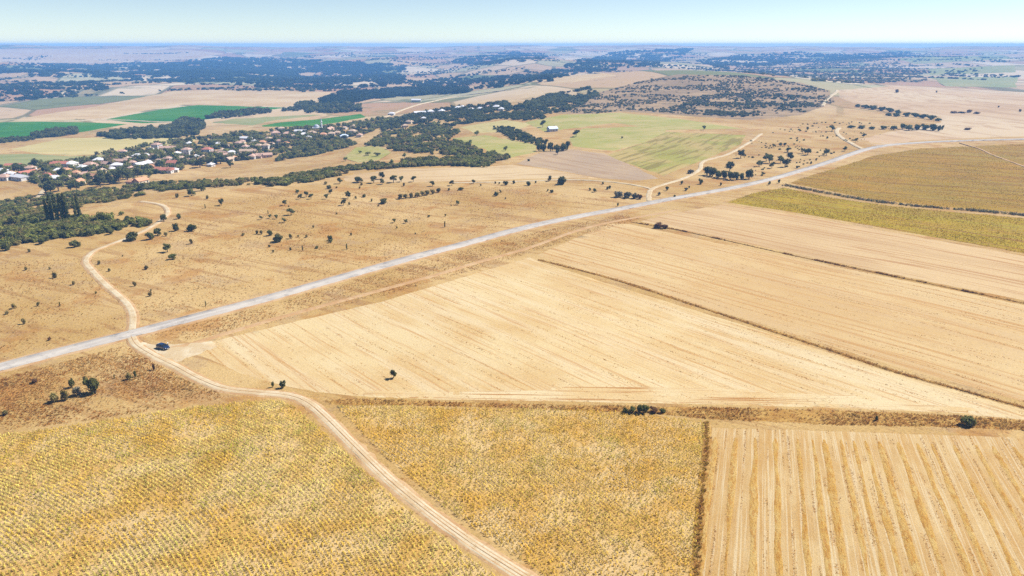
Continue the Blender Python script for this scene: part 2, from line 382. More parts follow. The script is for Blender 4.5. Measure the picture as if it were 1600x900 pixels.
field('crop_field', [(162, 187), (250, 171), (310, 164), (445, 168), (380, 180), (300, 190), (220, 193)], M_green, 1.5, 'bright green irrigated field on the valley floor')
field('crop_field', [(-60, 192), (60, 190), (140, 191), (200, 194), (130, 206), (60, 214), (-60, 220)], M_green, 1.5, 'bright green irrigated field at the left edge')
field('yellow_field', [(15, 233), (100, 216), (180, 214), (310, 216), (292, 226), (200, 233), (160, 241), (110, 243), (60, 240)], M_yell, 1.3, 'pale yellow field behind the village')
field('crop_field', [(-60, 243), (50, 240), (110, 244), (172, 241), (140, 253), (60, 260), (-60, 264)], M_sage, 1.8, 'grey green field behind the red roofs')
field('crop_field', [(395, 198), (440, 191), (500, 186), (562, 178), (572, 183), (530, 191), (480, 198)], M_green, 1.5, 'green field behind the minaret')
field('crop_field', [(330, 192), (360, 186), (450, 181), (520, 178), (430, 188), (395, 196)], M_sage, 1.8, 'sage green strip beside the valley trees')
field('stubble_field', [(1305, 141), (1400, 134), (1600, 144), (1720, 150), (1720, 211), (1600, 213), (1440, 219), (1370, 228), (1340, 218), (1400, 204), (1470, 192), (1470, 183), (1400, 172), (1340, 163), (1312, 153)], M_pink, 1, 'wide pale plateau field beyond the road bend')
field('crop_field', [(1400, 91), (1570, 86), (1582, 92), (1430, 100)], M_sage, 2, 'far sage green strip on the plateau, highest of three')
field('crop_field', [(1446, 108), (1588, 102), (1588, 113), (1452, 117)], M_sage, 2, 'far sage green strip on the plateau, middle of three')
field('crop_field', [(1450, 121), (1590, 120), (1590, 137), (1480, 135)], M_sage, 2, 'far sage green strip on the plateau, lowest of three')
field('tan_field', [(820, 128), (850, 119), (930, 112), (965, 118), (900, 128), (860, 133)], M_tan, 1, 'small tan field below the blue woods')
field('tan_field', [(-60, 100), (0, 98), (150, 98), (270, 96), (350, 84), (300, 78), (100, 76), (-60, 78)], M_pink, 1, 'cream slopes far across the valley')

# weedy strips between the fields
S1_o, s1p = field('weedy_strip', [(505, 626), (560, 623), (800, 631), (1000, 634), (1100, 636), (1300, 641), (1500, 649), (1720, 668), (1720, 680), (1500, 668), (1300, 664), (1110, 655), (1000, 645), (800, 638), (600, 633), (525, 633)], M_weed, 2.5,
                  'brown weedy strip between the stubble wedge and the near fields')
L_B1 = pixline([(842, 406), (950, 434), (1100, 482), (1200, 515), (1300, 548), (1400, 581), (1500, 609), (1600, 637), (1660, 652)])
ribbon('grass_balk', L_B1, 2.8, M_weed_d, 3, ((-1, 0), (-.5, .12), (0, .25), (.5, .12), (1, 0)), .6, 'brown grassy balk below the long stubble field', 'balk', 1.5, taper=True)
L_B2 = pixline([(985, 347), (1050, 358), (1170, 384), (1300, 412), (1450, 443), (1600, 474), (1680, 490)])
ribbon('grass_balk', L_B2, 1.5, M_weed_d, 3, ((-1, 0), (-.5, .1), (0, .2), (.5, .1), (1, 0)), .5, 'thin brown balk above the long stubble field', 'balk', 1.5, taper=True)
L_F23 = pixline([(1103, 660), (1104, 700), (1098, 760), (1092, 840), (1084, 945)])
ribbon('grass_balk', L_F23, 2.6, M_weed, 3, wob=.5, label='weedy edge between the sunflowers and the harvested field', cat='balk', step=1.5)

# ------------------------------------------------------------------ roads and tracks
ROAD_PIX = [(-120, 606), (0, 574), (100, 548), (200, 523), (300, 497), (400, 471), (500, 443), (600, 415), (700, 388), (800, 361), (900, 339), (1000, 320.5), (1100, 302), (1200, 281.5), (1250, 267.5), (1300, 252), (1350, 235), (1400, 226.5), (1450, 223), (1500, 221), (1600, 218.5), (1720, 216)]
L_ROAD = pixline(ROAD_PIX)
ribbon('road_shoulder', L_ROAD, 11.0, M_dirt2, 3, wob=.9, label='gravelly earth shoulders of the paved road', cat='shoulder')
ribbon('paved_road', L_ROAD, 7.4, M_road, 6, ((-1, 0), (-.96, .02), (0, .10), (.96, .02), (1, 0)), .7, 'pale worn asphalt road crossing the whole scene', 'road')
T1_PIX = [(205, 526), (214, 540), (240, 556), (275, 573), (310, 592), (350, 607), (400, 613), (450, 618), (480, 629), (510, 654), (548, 692), (600, 743), (660, 793), (730, 845), (800, 890), (880, 940)]
L_T1 = pixline(T1_PIX)
ribbon('dirt_track', L_T1, 4.6, M_dirt2, 4, wob=.7, label='worn earth edges of the foreground track', cat='track')
ribbon('dirt_track', L_T1, 3.3, M_dirt, 5, ((-1, 0), (-.85, .02), (-.5, -.03), (0, .05), (.5, -.03), (.85, .02), (1, 0)), .4, label='pale dirt track curving through the foreground', cat='track', step=1.5)
ribbon('track_crown', L_T1, .55, M_dirt2, 5.8, ((-1, 0), (-.6, .07), (.6, .07), (1, 0)), .25, 'worn ridge between the wheel ruts of the foreground track', 'track', 1.2, taper=True)
L_T2 = pixline([(206, 520), (208, 495), (201, 478), (185, 462), (165, 445), (146, 425), (134, 408), (146, 393), (170, 383), (200, 372), (225, 361), (248, 347), (262, 333), (256, 322), (236, 317), (218, 315)])
ribbon('dirt_track', L_T2, 4.4, M_dirt2, 4, wob=.8, label='worn earth edges of the pasture track', cat='track')
ribbon('dirt_track', L_T2, 2.8, M_dirt, 5, wob=.5, label='pale dirt track climbing the pasture to the thicket', cat='track')
L_T3 = pixline([(262, 545), (300, 537), (360, 519), (420, 501), (500, 479), (600, 452), (680, 430), (750, 409), (830, 386), (900, 361), (960, 346), (1060, 328)])
ribbon('dirt_track', L_T3, 3.0, M_dirt2, 3.5, wob=.5, label='reddish farm track running beside the paved road', cat='track')
L_T4 = pixline([(1014, 314), (1014, 304), (1018, 296), (1035, 289), (1065, 280), (1092, 266), (1100, 252), (1140, 240), (1172, 222), (1190, 209)])
ribbon('dirt_track', L_T4, 3.6, M_dirt, 4, wob=.6, label='pale track curving round the ruled green field', cat='track')
L_T4b = pixline([(1018, 296), (1000, 291), (950, 284), (880, 281), (800, 284), (700, 286)])
ribbon('dirt_track', L_T4b, 3.0, M_dirt, 4.4, wob=.6, label='pale track behind the pasture shrubs', cat='track')
L_T5 = pixline([(1352, 235), (1335, 227), (1316, 216), (1307, 206), (1312, 200)])
ribbon('dirt_track', L_T5, 5.0, M_dirt, 4, wob=.8, label='pale side track leaving the road bend', cat='track')
ribbon('dirt_track', pixline([(1285, 166), (1293, 155), (1306, 145), (1308, 141)]), 6.0, M_dirt, 4, wob=1, label='pale track over the hill shoulder', cat='track', step=6)
ribbon('dirt_track', pixline([(590, 186), (612, 179), (640, 168), (680, 158), (720, 150), (790, 141)]), 8.0, M_dirt, 4, wob=1, label='pale valley road climbing past the village', cat='road', step=6)
ribbon('dirt_track', pixline([(60, 310), (66, 300), (80, 288), (105, 284)]), 5.0, M_dirt, 4, wob=1, label='pale lane entering the village', cat='lane', step=4)
ribbon('dirt_track', pixline([(100, 190), (180, 188), (260, 191), (330, 187), (420, 176)]), 6.0, M_dirt, 4, wob=1, label='pale farm lane between the green fields', cat='lane', step=8)
ribbon('dirt_track', pixline([(1500, 224), (1530, 233), (1560, 246), (1640, 276)]), 2.2, M_dirt2, 4, wob=.8, label='faint track crossing the crop field in the bend', cat='track', step=4)
park_p = wpoly([(200, 528), (222, 534), (240, 538), (262, 538), (300, 535), (330, 533), (345, 540), (320, 552), (290, 560), (275, 570), (245, 560), (212, 545)], step=8)
tag(drape('dirt_clearing', park_p, M_dirt, 4.5), 'pale bare clearing where the tracks meet the road', 'clearing', kind='structure')

# ------------------------------------------------------------------ scattered growth (kind = stuff)
def leafmesh(name, quads, mats_idx=None):
    V = []; F = []
    for q in quads:
        b = len(V); V.extend(q); F.append(tuple(range(b, b + len(q))))
    return mesh(name, V, F)
def rvec():
    v = Vector((random.gauss(0, 1), random.gauss(0, 1), random.gauss(0, 1))); v.normalize(); return v
def leaf(c, n, s):
    t = n.cross(rvec()); t.normalize(); b = n.cross(t)
    k = random.uniform(.6, 1.0)
    return [tuple(c + t * s + b * s * .2), tuple(c + b * s * k), tuple(c - t * s * random.uniform(.7, 1.1)), tuple(c - b * s * k * .9)]
def blob(c, r, n, s, squash=1.0, shell=.55):
    out = []
    for _ in range(n):
        d = rvec(); rr = random.uniform(shell, 1.0) ** .6
        p = Vector((c[0] + d.x * r * rr, c[1] + d.y * r * rr, c[2] + d.z * r * rr * squash))
        nn = (d * .8 + rvec() * .8 + Vector((0, 0, .3))); nn.normalize()
        out.append(leaf(p, nn, s * random.uniform(.6, 1.25)))
    return out
def core(c, r, squash=1.0):
    """low inner lumps that stop light going straight through a dense crown"""
    bm = bmesh.new(); bmesh.ops.create_icosphere(bm, subdivisions=1, radius=r)
    q = []
    for f in bm.faces:
        q.append([(c[0] + v.co.x * (1 + .2 * random.uniform(-1, 1)), c[1] + v.co.y, c[2] + v.co.z * squash) for v in f.verts])
    bm.free(); return q
def crown_mesh(name, kind, seed, n=420):
    random.seed(seed); q = []
    if kind == 'tree':          # unit height, trunk takes the lowest fifth
        lobes = [((0, 0, .62), .26)]
        for k in range(9):
            a = k * 2.4 + random.uniform(-.4, .4); rr = random.uniform(.16, .30); z = random.uniform(.38, .80)
            lobes.append(((math.cos(a) * rr, math.sin(a) * rr, z), random.uniform(.12, .20)))
        for c, r in lobes: q += blob(c, r, int(n / 10), .055, .85); q += core(c, r * .62, .8)
    elif kind == 'shrub':       # unit height, wide and low, to the ground
        lobes = []
        for k in range(8):
            a = k * 2.4 + random.uniform(-.4, .4); rr = random.uniform(.05, .45); z = random.uniform(.25, .68)
            lobes.append(((math.cos(a) * rr, math.sin(a) * rr, z), random.uniform(.2, .32)))
        for c, r in lobes: q += blob(c, r, int(n / 8), .085, .85); q += core(c, r * .6, .8)
    elif kind == 'sapling':     # slender upright
        for k in range(6):
            z = .2 + k * .14; r = .15 * (1.15 - abs(z - .45))
            c = (random.uniform(-.05, .05), random.uniform(-.05, .05), z)
            q += blob(c, r, int(n / 8), .06, 1.2)
            q += core(c, r * .5, 1)
    elif kind == 'poplar':
        for k in range(11):
            z = .12 + k * .08; r = .115 * math.sin(min(1, (1.05 - z) * 1.9) * 1.5) + .02
            c = (random.uniform(-.02, .02), random.uniform(-.02, .02), z)
            q += blob(c, r, int(n / 9), .04, 1.2); q += core(c, r * .62, 1.2)
    return leafmesh(name, q)
def tube(pts, radii, sides=6):
    V = []; F = []
    for i, (p, r) in enumerate(zip(pts, radii)):
        p = Vector(p); d = Vector(pts[min(i + 1, len(pts) - 1)]) - Vector(pts[max(i - 1, 0)])
        d.normalize(); a = d.orthogonal().normalized(); b = d.cross(a)
        for k in range(sides):
            t = 2 * math.pi * k / sides; V.append(tuple(p + a * math.cos(t) * r + b * math.sin(t) * r))
        if i:
            o0 = (i - 1) * sides; o1 = i * sides
            for k in range(sides): F.append((o0 + k, o0 + (k + 1) % sides, o1 + (k + 1) % sides, o1 + k))
    F.append(tuple(range(len(V) - sides, len(V))))
    return V, F
def joined(name, parts, smooth=True):
    V = []; F = []
    for v, f in parts:
        b = len(V); V += v; F += [tuple(i + b for i in q) for q in f]
    return mesh(name, V, F, smooth)
def trunk_mesh(name, kind, seed):
    random.seed(seed); parts = []
    if kind in ('tree', 'poplar'):
        top = .62 if kind == 'tree' else .9
        r0 = .035 if kind == 'tree' else .022
        parts.append(tube([(0, 0, -.05), (.01, 0, .12), (-.01, .01, .35), (0, 0, top)], [r0 * 1.4, r0, r0 * .75, r0 * .25]))
        if kind == 'tree':
            for k in range(5):
                a = k * 2.4; z = .2 + .06 * k
                parts.append(tube([(0, 0, z), (math.cos(a) * .12, math.sin(a) * .12, z + .16), (math.cos(a) * .24, math.sin(a) * .24, z + .27)], [r0 * .55, r0 * .4, r0 * .15], 5))
    else:
        for k in range(5 if kind == 'shrub' else 2):
            a = k * 2.4; s = .3 if kind == 'shrub' else .05
            parts.append(tube([(0, 0, -.08), (math.cos(a) * s * .4, math.sin(a) * s * .4, .22), (math.cos(a) * s, math.sin(a) * s, .5)], [.03, .022, .008], 5))
    return joined(name, parts)
MF = {
 'deep': foliage('deep_wood_leaves', (.022, .034, .016, 1), (.04, .052, .024, 1), .15, .004),
 'dark': foliage('dark_leaves', (.066, .084, .022, 1), (.145, .14, .04, 1)),
 'green': foliage('green_leaves', (.14, .175, .036, 1), (.24, .22, .055, 1)),
 'olive': foliage('olive_leaves', (.18, .16, .046, 1), (.27, .21, .075, 1)),
 'grey': foliage('grey_leaves', (.17, .16, .11, 1), (.22, .2, .14, 1)),
 'brown': foliage('brown_leaves', (.12, .062, .030, 1), (.19, .10, .045, 1)),
}
M_bark = plain('bark', (.12, .085, .055, 1), .9, .1)
CROWNS = {}
for kind, nv in (('tree', 4), ('shrub', 5), ('sapling', 2), ('poplar', 2)):
    for i in range(nv):
        for colr in MF:
            if kind == 'poplar' and colr not in ('dark', 'green'): continue
            if kind == 'sapling' and colr == 'deep': continue
            if ('mesh', kind, i) not in CROWNS: CROWNS[('mesh', kind, i)] = crown_mesh(kind + '_crown', kind, 100 + i * 7 + len(kind), 460 if kind != 'sapling' else 240)
            me = CROWNS[('mesh', kind, i)].copy(); me.materials.append(MF[colr]); CROWNS[(kind, i, colr)] = me
TRUNKS = {k: trunk_mesh(k + '_trunk', k, 5) for k in ('tree', 'shrub', 'sapling', 'poplar')}
for me in TRUNKS.values(): me.materials.append(M_bark)
random.seed(11)

PROTO = bpy.data.collections.new('growth_prototypes')     # never linked to the scene: only sources for the scattered growth
def proto(name, me):
    o = bpy.data.objects.new(name, me); PROTO.objects.link(o); return o
def scatter(name, pts, scale, protos, label, cat, rot=None, weights=None, tiltv=.0, kind='stuff'):
    """one object of growth nobody could count: a mesh of points that carries the plants"""
    n = len(pts); me = bpy.data.meshes.new(name); me.vertices.add(n)
    me.vertices.foreach_set('co', np.asarray(pts, np.float32).ravel())
    a = me.attributes.new('size', 'FLOAT_VECTOR', 'POINT'); sc = np.asarray(scale, np.float32)
    if sc.ndim == 1: sc = np.column_stack((sc, sc, sc))
    a.data.foreach_set('vector', sc.ravel())
    r = np.zeros((n, 3), np.float32); r[:, 2] = RNG.uniform(0, 6.283, n) if rot is None else rot
    if tiltv: r[:, :2] = RNG.normal(0, tiltv, (n, 2))
    a = me.attributes.new('turn', 'FLOAT_VECTOR', 'POINT'); a.data.foreach_set('vector', r.ravel())
    idx = RNG.choice(len(protos), n, p=weights).astype(np.int32)
    a = me.attributes.new('which', 'INT', 'POINT'); a.data.foreach_set('value', idx)
    o = bpy.data.objects.new(name, me); COL.objects.link(o)
    ng = bpy.data.node_groups.new(name, 'GeometryNodeTree')
    ng.interface.new_socket('Geometry', in_out='INPUT', socket_type='NodeSocketGeometry'); ng.interface.new_socket('Geometry', in_out='OUTPUT', socket_type='NodeSocketGeometry')
    gi = ng.nodes.new('NodeGroupInput'); go = ng.nodes.new('NodeGroupOutput')
    ip = ng.nodes.new('GeometryNodeInstanceOnPoints'); jn = ng.nodes.new('GeometryNodeJoinGeometry')
    for p in reversed(protos):
        oi = ng.nodes.new('GeometryNodeObjectInfo'); oi.inputs['Object'].default_value = p; oi.inputs['As Instance'].default_value = True
        ng.links.new(oi.outputs['Geometry'], jn.inputs[0])
    def attr(nm, ty):
        x = ng.nodes.new('GeometryNodeInputNamedAttribute'); x.data_type = ty; x.inputs[0].default_value = nm; return x.outputs[0]
    ng.links.new(gi.outputs[0], ip.inputs['Points']); ng.links.new(jn.outputs[0], ip.inputs['Instance'])
    ip.inputs['Pick Instance'].default_value = True
    ng.links.new(attr('which', 'INT'), ip.inputs['Instance Index']); ng.links.new(attr('turn', 'FLOAT_VECTOR'), ip.inputs['Rotation'])
    ng.links.new(attr('size', 'FLOAT_VECTOR'), ip.inputs['Scale']); ng.links.new(ip.outputs[0], go.inputs[0])
    md = o.modifiers.new('plants', 'NODES'); md.node_group = ng
    tag(o, label, cat, kind=kind); return o

# ---- dried sunflowers in rows that follow the foreground track
def sunflower_mesh(name, seed):
    random.seed(seed); q = []
    lean = Vector((random.uniform(-.08, .08), random.uniform(-.08, .08), 0))
    for k in range(3):
        a = k * 2.1; w_ = Vector((math.cos(a), math.sin(a), 0)) * .022
        q.append([tuple(-w_), tuple(w_), tuple(w_ * .7 + lean + Vector((0, 0, .95))), tuple(-w_ * .7 + lean + Vector((0, 0, .95)))])
    for k in range(7):
        a = k * 2.4 + random.uniform(-.3, .3); z = .25 + .09 * k; L = random.uniform(.22, .36)
        d = Vector((math.cos(a), math.sin(a), 0)); s = Vector((-d.y, d.x, 0)) * L * .38
        b = Vector((0, 0, z)) + lean * z
        m1 = b + d * L * .55 + Vector((0, 0, .05)); e = b + d * L + Vector((0, 0, -random.uniform(.1, .25)))
        q.append([tuple(b), tuple(m1 + s), tuple(m1 - s)]); q.append([tuple(m1 + s), tuple(e), tuple(m1 - s)])
    hv = lean + Vector((.05, 0, .93)); ring = []
    for k in range(7):
        t = 6.283 * k / 7; ring.append(tuple(hv + Vector((.09 + .05 * math.cos(t), .12 * math.sin(t), .12 * math.cos(t) - .04))))
    q.append(ring); q.append([tuple(Vector(p) - Vector((.05, 0, .02))) for p in reversed(ring)])
    return leafmesh(name, q)
def dry_plant_mat(name, a, b, c, ns=.045):
    m = NT(name); oi = m.n('ShaderNodeObjectInfo')
    x = m.mix(m.rng(m.noise(ns, 4, .6), .42, .58), a, b)
    x = m.mix(m.rng(m.noise(ns * 2.1, 3), .55, .66, 0, .8), x, c)
    r = m.n('ShaderNodeMapRange'); m.l(oi.outputs['Random'], r.inputs[0]); r.inputs[3].default_value = .5; r.inputs[4].default_value = 1.5
    x = m.mix(1.0, x, r.outputs[0], 'MULTIPLY')
    tr = m.n('ShaderNodeBsdfTranslucent'); m.l(x, tr.inputs['Color'])
    ms = m.n('ShaderNodeMixShader'); ms.inputs[0].default_value = .35
    m.l(m.b.outputs[0], ms.inputs[1]); m.l(tr.outputs[0], ms.inputs[2]); m.l(ms.outputs[0], m.out.inputs['Surface'])
    return m.done(x)
M_sunf = dry_plant_mat('dried_sunflower', ph(222, 186, 68, 1.9), ph(232, 202, 110, 1.9), ph(180, 180, 52, 1.8))
M_sunf2 = dry_plant_mat('golden_sunflower', ph(234, 186, 62, 1.8), ph(232, 198, 96, 1.8), ph(188, 180, 56, 1.7))
SUNP = []; SUNP2 = []
for i in range(4):
    me = sunflower_mesh('sunflower', 40 + i); me.materials.append(M_sunf); SUNP.append(proto('sunflower', me))
    me = me.copy(); me.materials.clear(); me.materials.append(M_sunf2); SUNP2.append(proto('sunflower', me))
def row_points(poly, side, dmin, dmax, dr, step):
    # arcs about one far centre, as the drill followed the bend of the track
    cx, cy = -178.0, 11.0; a = np.array(poly); d = np.hypot(a[:, 0] - cx, a[:, 1] - cy); out = []
    for r in np.arange(d.min(), d.max(), dr):
        t = np.arange(RNG.uniform(0, step), 2 * math.pi * r, step) / r
        Q = np.column_stack((cx + r * np.cos(t), cy + r * np.sin(t))) + RNG.normal(0, .075, (len(t), 2))
        Q = Q[inside(Q[:, 0], Q[:, 1], poly)]
        if len(Q): out.append(Q)
    Q = np.vstack(out)
    return Q
def patch_keep(Q, sc, lo, hi, seed):
    v = np.array([mnoise.fractal(Vector((x * sc, y * sc, seed)), 1.0, 2.0, 4) for x, y in Q])
    return RNG.uniform(0, 1, len(Q)) < np.clip(lo + (hi - lo) * (v + .55), .12, 1)
def clump_keep(Q, sc, t, soft, seed, sx=1.0):
    v = np.array([mnoise.fractal(Vector((x * sc * sx, y * sc, seed)), .9, 2.1, 5) for x, y in Q])
    return RNG.uniform(0, 1, len(Q)) < np.clip((v - t) / soft, .03, 1)
def on_ground(Q, layer=0): return np.column_stack((Q, T(Q[:, 0], Q[:, 1]) + layer_off(Q[:, 0], Q[:, 1], layer)))
N1 = normals2(L_T1)[len(L_T1) // 2]; SIDE_L = 1 if N1[0] < 0 else -1
Q1 = row_points(f1p, SIDE_L, 2.6, 130, .92, .33); Q1 = Q1[patch_keep(Q1, .06, .55, 1.1, 3)]
scatter('sunflower_crop', on_ground(Q1, 1), RNG.uniform(.32, .88, len(Q1)), SUNP, 'dried sunflower plants standing in rows left of the track', 'sunflowers', tiltv=.12)
Q2 = row_points(f2p, -SIDE_L, 2.7, 110, .92, .33); Q2 = Q2[patch_keep(Q2, .06, .55, 1.1, 9)]
scatter('sunflower_crop', on_ground(Q2, 1), RNG.uniform(.32, .88, len(Q2)), SUNP2, 'golden dried sunflower plants standing in rows right of the track', 'sunflowers', tiltv=.12)

# ---- dry tufts
def tuft_mesh(name, seed, n=14, h=.5, spread=.35):
    random.seed(seed); q = []
    for k in range(n):
        a = random.uniform(0, 6.28); d = Vector((math.cos(a), math.sin(a), 0)); s = Vector((-d.y, d.x, 0)) * .035
        b = d * random.uniform(0, spread * .5); H = h * random.uniform(.6, 1.1)
        q.append([tuple(b - s), tuple(b + s), tuple(b + d * spread * random.uniform(.4, 1) + Vector((0, 0, H)))])
    return leafmesh(name, q)
M_dry = dry_plant_mat('dry_grass', ph(232, 186, 110, 1.4), ph(214, 156, 82, 1.4), ph(196, 158, 92, 1.4), .06)
M_drk = dry_plant_mat('dead_weeds', ph(188, 128, 62), ph(164, 108, 54), ph(140, 116, 56), .06)
M_grn = dry_plant_mat('yellow_green_growth', ph(204, 170, 34, 1.2), ph(216, 174, 46, 1.2), ph(176, 160, 26, 1.2), .03)
TUF = []; TUFD = []; TUFG = []
for i in range(3):
    for mat, lst, h, sp in ((M_dry, TUF, .5, .4), (M_drk, TUFD, .6, .45), (M_grn, TUFG, .55, .4)):
        me = tuft_mesh('tuft', 60 + i, 16, h, sp); me.materials.append(mat); lst.append(proto('tuft', me))
def poly_points(poly, n):
    a = np.array(poly); out = np.empty((0, 2))
    while len(out) < n:
        q = RNG.uniform(a.min(0), a.max(0), (n * 2, 2)); out = np.vstack((out, q[inside(q[:, 0], q[:, 1], a)]))
    return out[:n]
def line_points(L, n, w_):
    L = resample(L, .5); N = normals2(L); i = RNG.integers(0, len(L), n)
    return L[i] + N[i] * RNG.normal(0, w_, n)[:, None]
Q = poly_points(s1p, 7000); Q = Q[patch_keep(Q, .05, -.1, 1.1, 8)]
scatter('dry_weeds', on_ground(Q, 2), RNG.uniform(.4, 1.0, len(Q)), TUF + TUFD[:1], 'tangled dry weeds on the strip behind the near fields', 'weeds')
Q = line_points(L_B1, 3200, .5); Q = Q[patch_keep(Q, .06, .1, 1.2, 4)]
scatter('dry_weeds', on_ground(Q, 3), RNG.uniform(.4, .9, len(Q)), TUFD[:2] + TUF[:2], 'dead weeds on the balk below the long stubble field', 'weeds')
Q = line_points(L_B2, 3600, .4); Q = Q[clump_keep(Q, .08, -.05, .2, 5)]
scatter('dry_weeds', on_ground(Q, 3), RNG.uniform(.5, 1.2, len(Q)), TUFD, 'dead weeds on the thin balk above the long stubble field', 'weeds')
Q = line_points(L_F23, 900, .4)
scatter('dry_weeds', on_ground(Q, 3), RNG.uniform(.4, 1.0, len(Q)), TUFD[:1] + TUFG + TUF, 'dark weeds between the sunflowers and the harvested field', 'weeds')
# pasture grass near the road and on the knoll at lower left
KN = wpoly([(-60, 600), (0, 592), (120, 560), (195, 540), (240, 565), (300, 598), (360, 620), (300, 632), (150, 655), (0, 675), (-60, 685)])
PA = wpoly([(-60, 565), (0, 560), (190, 512), (400, 462), (700, 380), (800, 350), (900, 328), (960, 315), (800, 292), (600, 296), (420, 300), (300, 330), (200, 400), (0, 410), (-60, 430)])
VG = wpoly([(230, 525), (400, 482), (600, 425), (800, 371), (980, 333), (1000, 342), (880, 378), (800, 405), (600, 462), (420, 506), (300, 530)])
Q = poly_points(KN, 16000); Q = Q[patch_keep(Q, .07, .1, 1.2, 1)]
scatter('pasture_grass', on_ground(Q), RNG.uniform(.4, .9, len(Q)), TUF + TUFD[:1], 'dry grass tufts on the knoll below the road at left', 'grass')
Q = poly_points(PA, 26000); Q = Q[patch_keep(Q, .04, -.1, 1.1, 2)]
scatter('pasture_grass', on_ground(Q), RNG.uniform(.4, 1.0, len(Q)), TUF + TUFD[:1], 'dry grass tufts over the pasture above the road', 'grass')
Q = poly_points(VG, 12000); Q = Q[patch_keep(Q, .07, .1, 1.2, 6)]
ROADD = resample(L_ROAD, 4.0)
def far_from(Q, L, d):
    k = np.ones(len(Q), bool)
    for p in L: k &= (Q[:, 0] - p[0]) ** 2 + (Q[:, 1] - p[1]) ** 2 > d * d
    return k
Q = Q[far_from(Q, ROADD, 5.2) & far_from(Q, resample(L_T3, 2.0), 2.0)]
scatter('verge_grass', on_ground(Q), RNG.uniform(.4, .9, len(Q)), TUF + TUFD[:1], 'dry grass between the paved road and the farm track', 'grass')
for poly, n, lab in ((f7p, 16000, 'leafy yellow green crop below the dark hedge'), (f8p, 22000, 'leafy crop inside the road bend')):
    Q = poly_points(poly, n); Q = Q[patch_keep(Q, .03, .1, 1.2, 7)]
    scatter('standing_crop', on_ground(Q, 1), RNG.uniform(.5, 1.1, len(Q)), TUFG, lab, 'crop')
# loose straw lying in broken lines on the stubble
def straw_lines(poly, ang, gap, n, seed):
    Q = poly_points(poly, n); c, s = math.cos(ang), math.sin(ang)
    a = Q[:, 0] * c + Q[:, 1] * s; b = -Q[:, 0] * s + Q[:, 1] * c
    b = np.round(b / gap) * gap + RNG.normal(0, .16, len(b)); b = b + .9 * np.sin(np.round(b / gap) * 2.7) + .5 * np.sin(a * .021 + b * .05)
    Q = np.column_stack((a * c - b * s, a * s + b * c))
    v = np.array([mnoise.noise(Vector((x * .03, round(y / gap) * 3.1, seed))) + .8 * mnoise.noise(Vector((x * .15, round(y / gap) * 1.7, seed + 3))) for x, y in zip(a, b)])
    Q = Q[v > .12]
    return Q[inside(Q[:, 0], Q[:, 1], poly)]
Q = straw_lines(f4p, A_B1, 2.1, 10000, 1)
scatter('loose_straw', on_ground(Q, 1), np.column_stack((RNG.uniform(.4, .8, len(Q)), RNG.uniform(.4, .8, len(Q)), RNG.uniform(.2, .45, len(Q)))), TUF, 'broken lines of straw and stubble on the pale wedge field', 'straw')
Q = straw_lines(f5p, A_B1, 2.7, 12000, 2)
scatter('loose_straw', on_ground(Q, 1), np.column_stack((RNG.uniform(.4, .8, len(Q)), RNG.uniform(.4, .8, len(Q)), RNG.uniform(.2, .4, len(Q)))), TUF, 'broken lines of straw on the long stubble field', 'straw')

# ---- straw windrows on the harvested field, each one a piece of it
M_wind = ground_mat('straw_windrow', ph(228, 180, 94), ph(236, 198, 122), .15, ph(206, 142, 58), A_F3, 2.0, .4, (.5, .6), .6, ph(170, 112, 44), 2.2, (.52, .62), .7, (.6, 1.3), 4.0, 1.0)
def windrows():
    ang = A_F3; c, s = math.cos(ang), math.sin(ang)
    poly = np.array(f3p); a = poly[:, 0] * c + poly[:, 1] * s; b = -poly[:, 0] * s + poly[:, 1] * c
    bb = b.min() + 2.2; k = 0
    while bb < b.max():
        line = [np.array((t * c - bb * s, t * s + bb * c)) for t in np.arange(a.min(), a.max(), .55)]
        line = [p + np.array((-s, c)) * .35 * mnoise.noise(Vector((p[0] * .09, p[1] * .09, bb))) for p in line]
        ok = inside(np.array([p[0] for p in line]), np.array([p[1] for p in line]), f3p)
        line = [p for p, q in zip(line, ok) if q][3:-9]
        if len(line) > 8:
            V = []; F = []; m = 9
            for i, p in enumerate(line):
                on = .55 + .9 * mnoise.noise(Vector((p[0] * .06, p[1] * .06, k * 1.7)))
                on = max(.0, min(1, on)) * min(1, i / 6, (len(line) - 1 - i) / 6)
                wd = .3 + .75 * on * (1 + .35 * mnoise.noise(Vector((p[0] * .8, p[1] * .8, 4))))
                for j in range(m):
                    f = -1 + 2 * j / (m - 1); q = p + np.array((-s, c)) * f * wd
                    h = max(0, 1 - f * f) * (.02 + .065 * on) * (.7 + .9 * abs(mnoise.noise(Vector((q[0] * 2.6, q[1] * 2.6, 1)))) + .5 * random.random())
                    V.append((q[0], q[1], T1(*q) + float(layer_off(q[0], q[1], 1)) + (h if 0 < j < m - 1 else -.03)))
                if i:
                    for j in range(m - 1): F.append(((i - 1) * m + j, i * m + j, i * m + j + 1, (i - 1) * m + j + 1))
            me = mesh('straw_windrow', V, F)
            if me.polygons[0].normal.z < 0: me.flip_normals()
            link('straw_windrow', me, M_wind, f3)
        bb += 4.4 * random.uniform(.65, 1.3); k += 1
windrows()
Qw = straw_lines(f3p, A_F3, 1.15, 16000, 5)
scatter('loose_straw', on_ground(Qw, 1), np.column_stack((RNG.uniform(.25, .55, len(Qw)), RNG.uniform(.25, .55, len(Qw)), RNG.uniform(.12, .3, len(Qw)))), TUF, 'loose straw and stubble between the straw rows', 'straw')

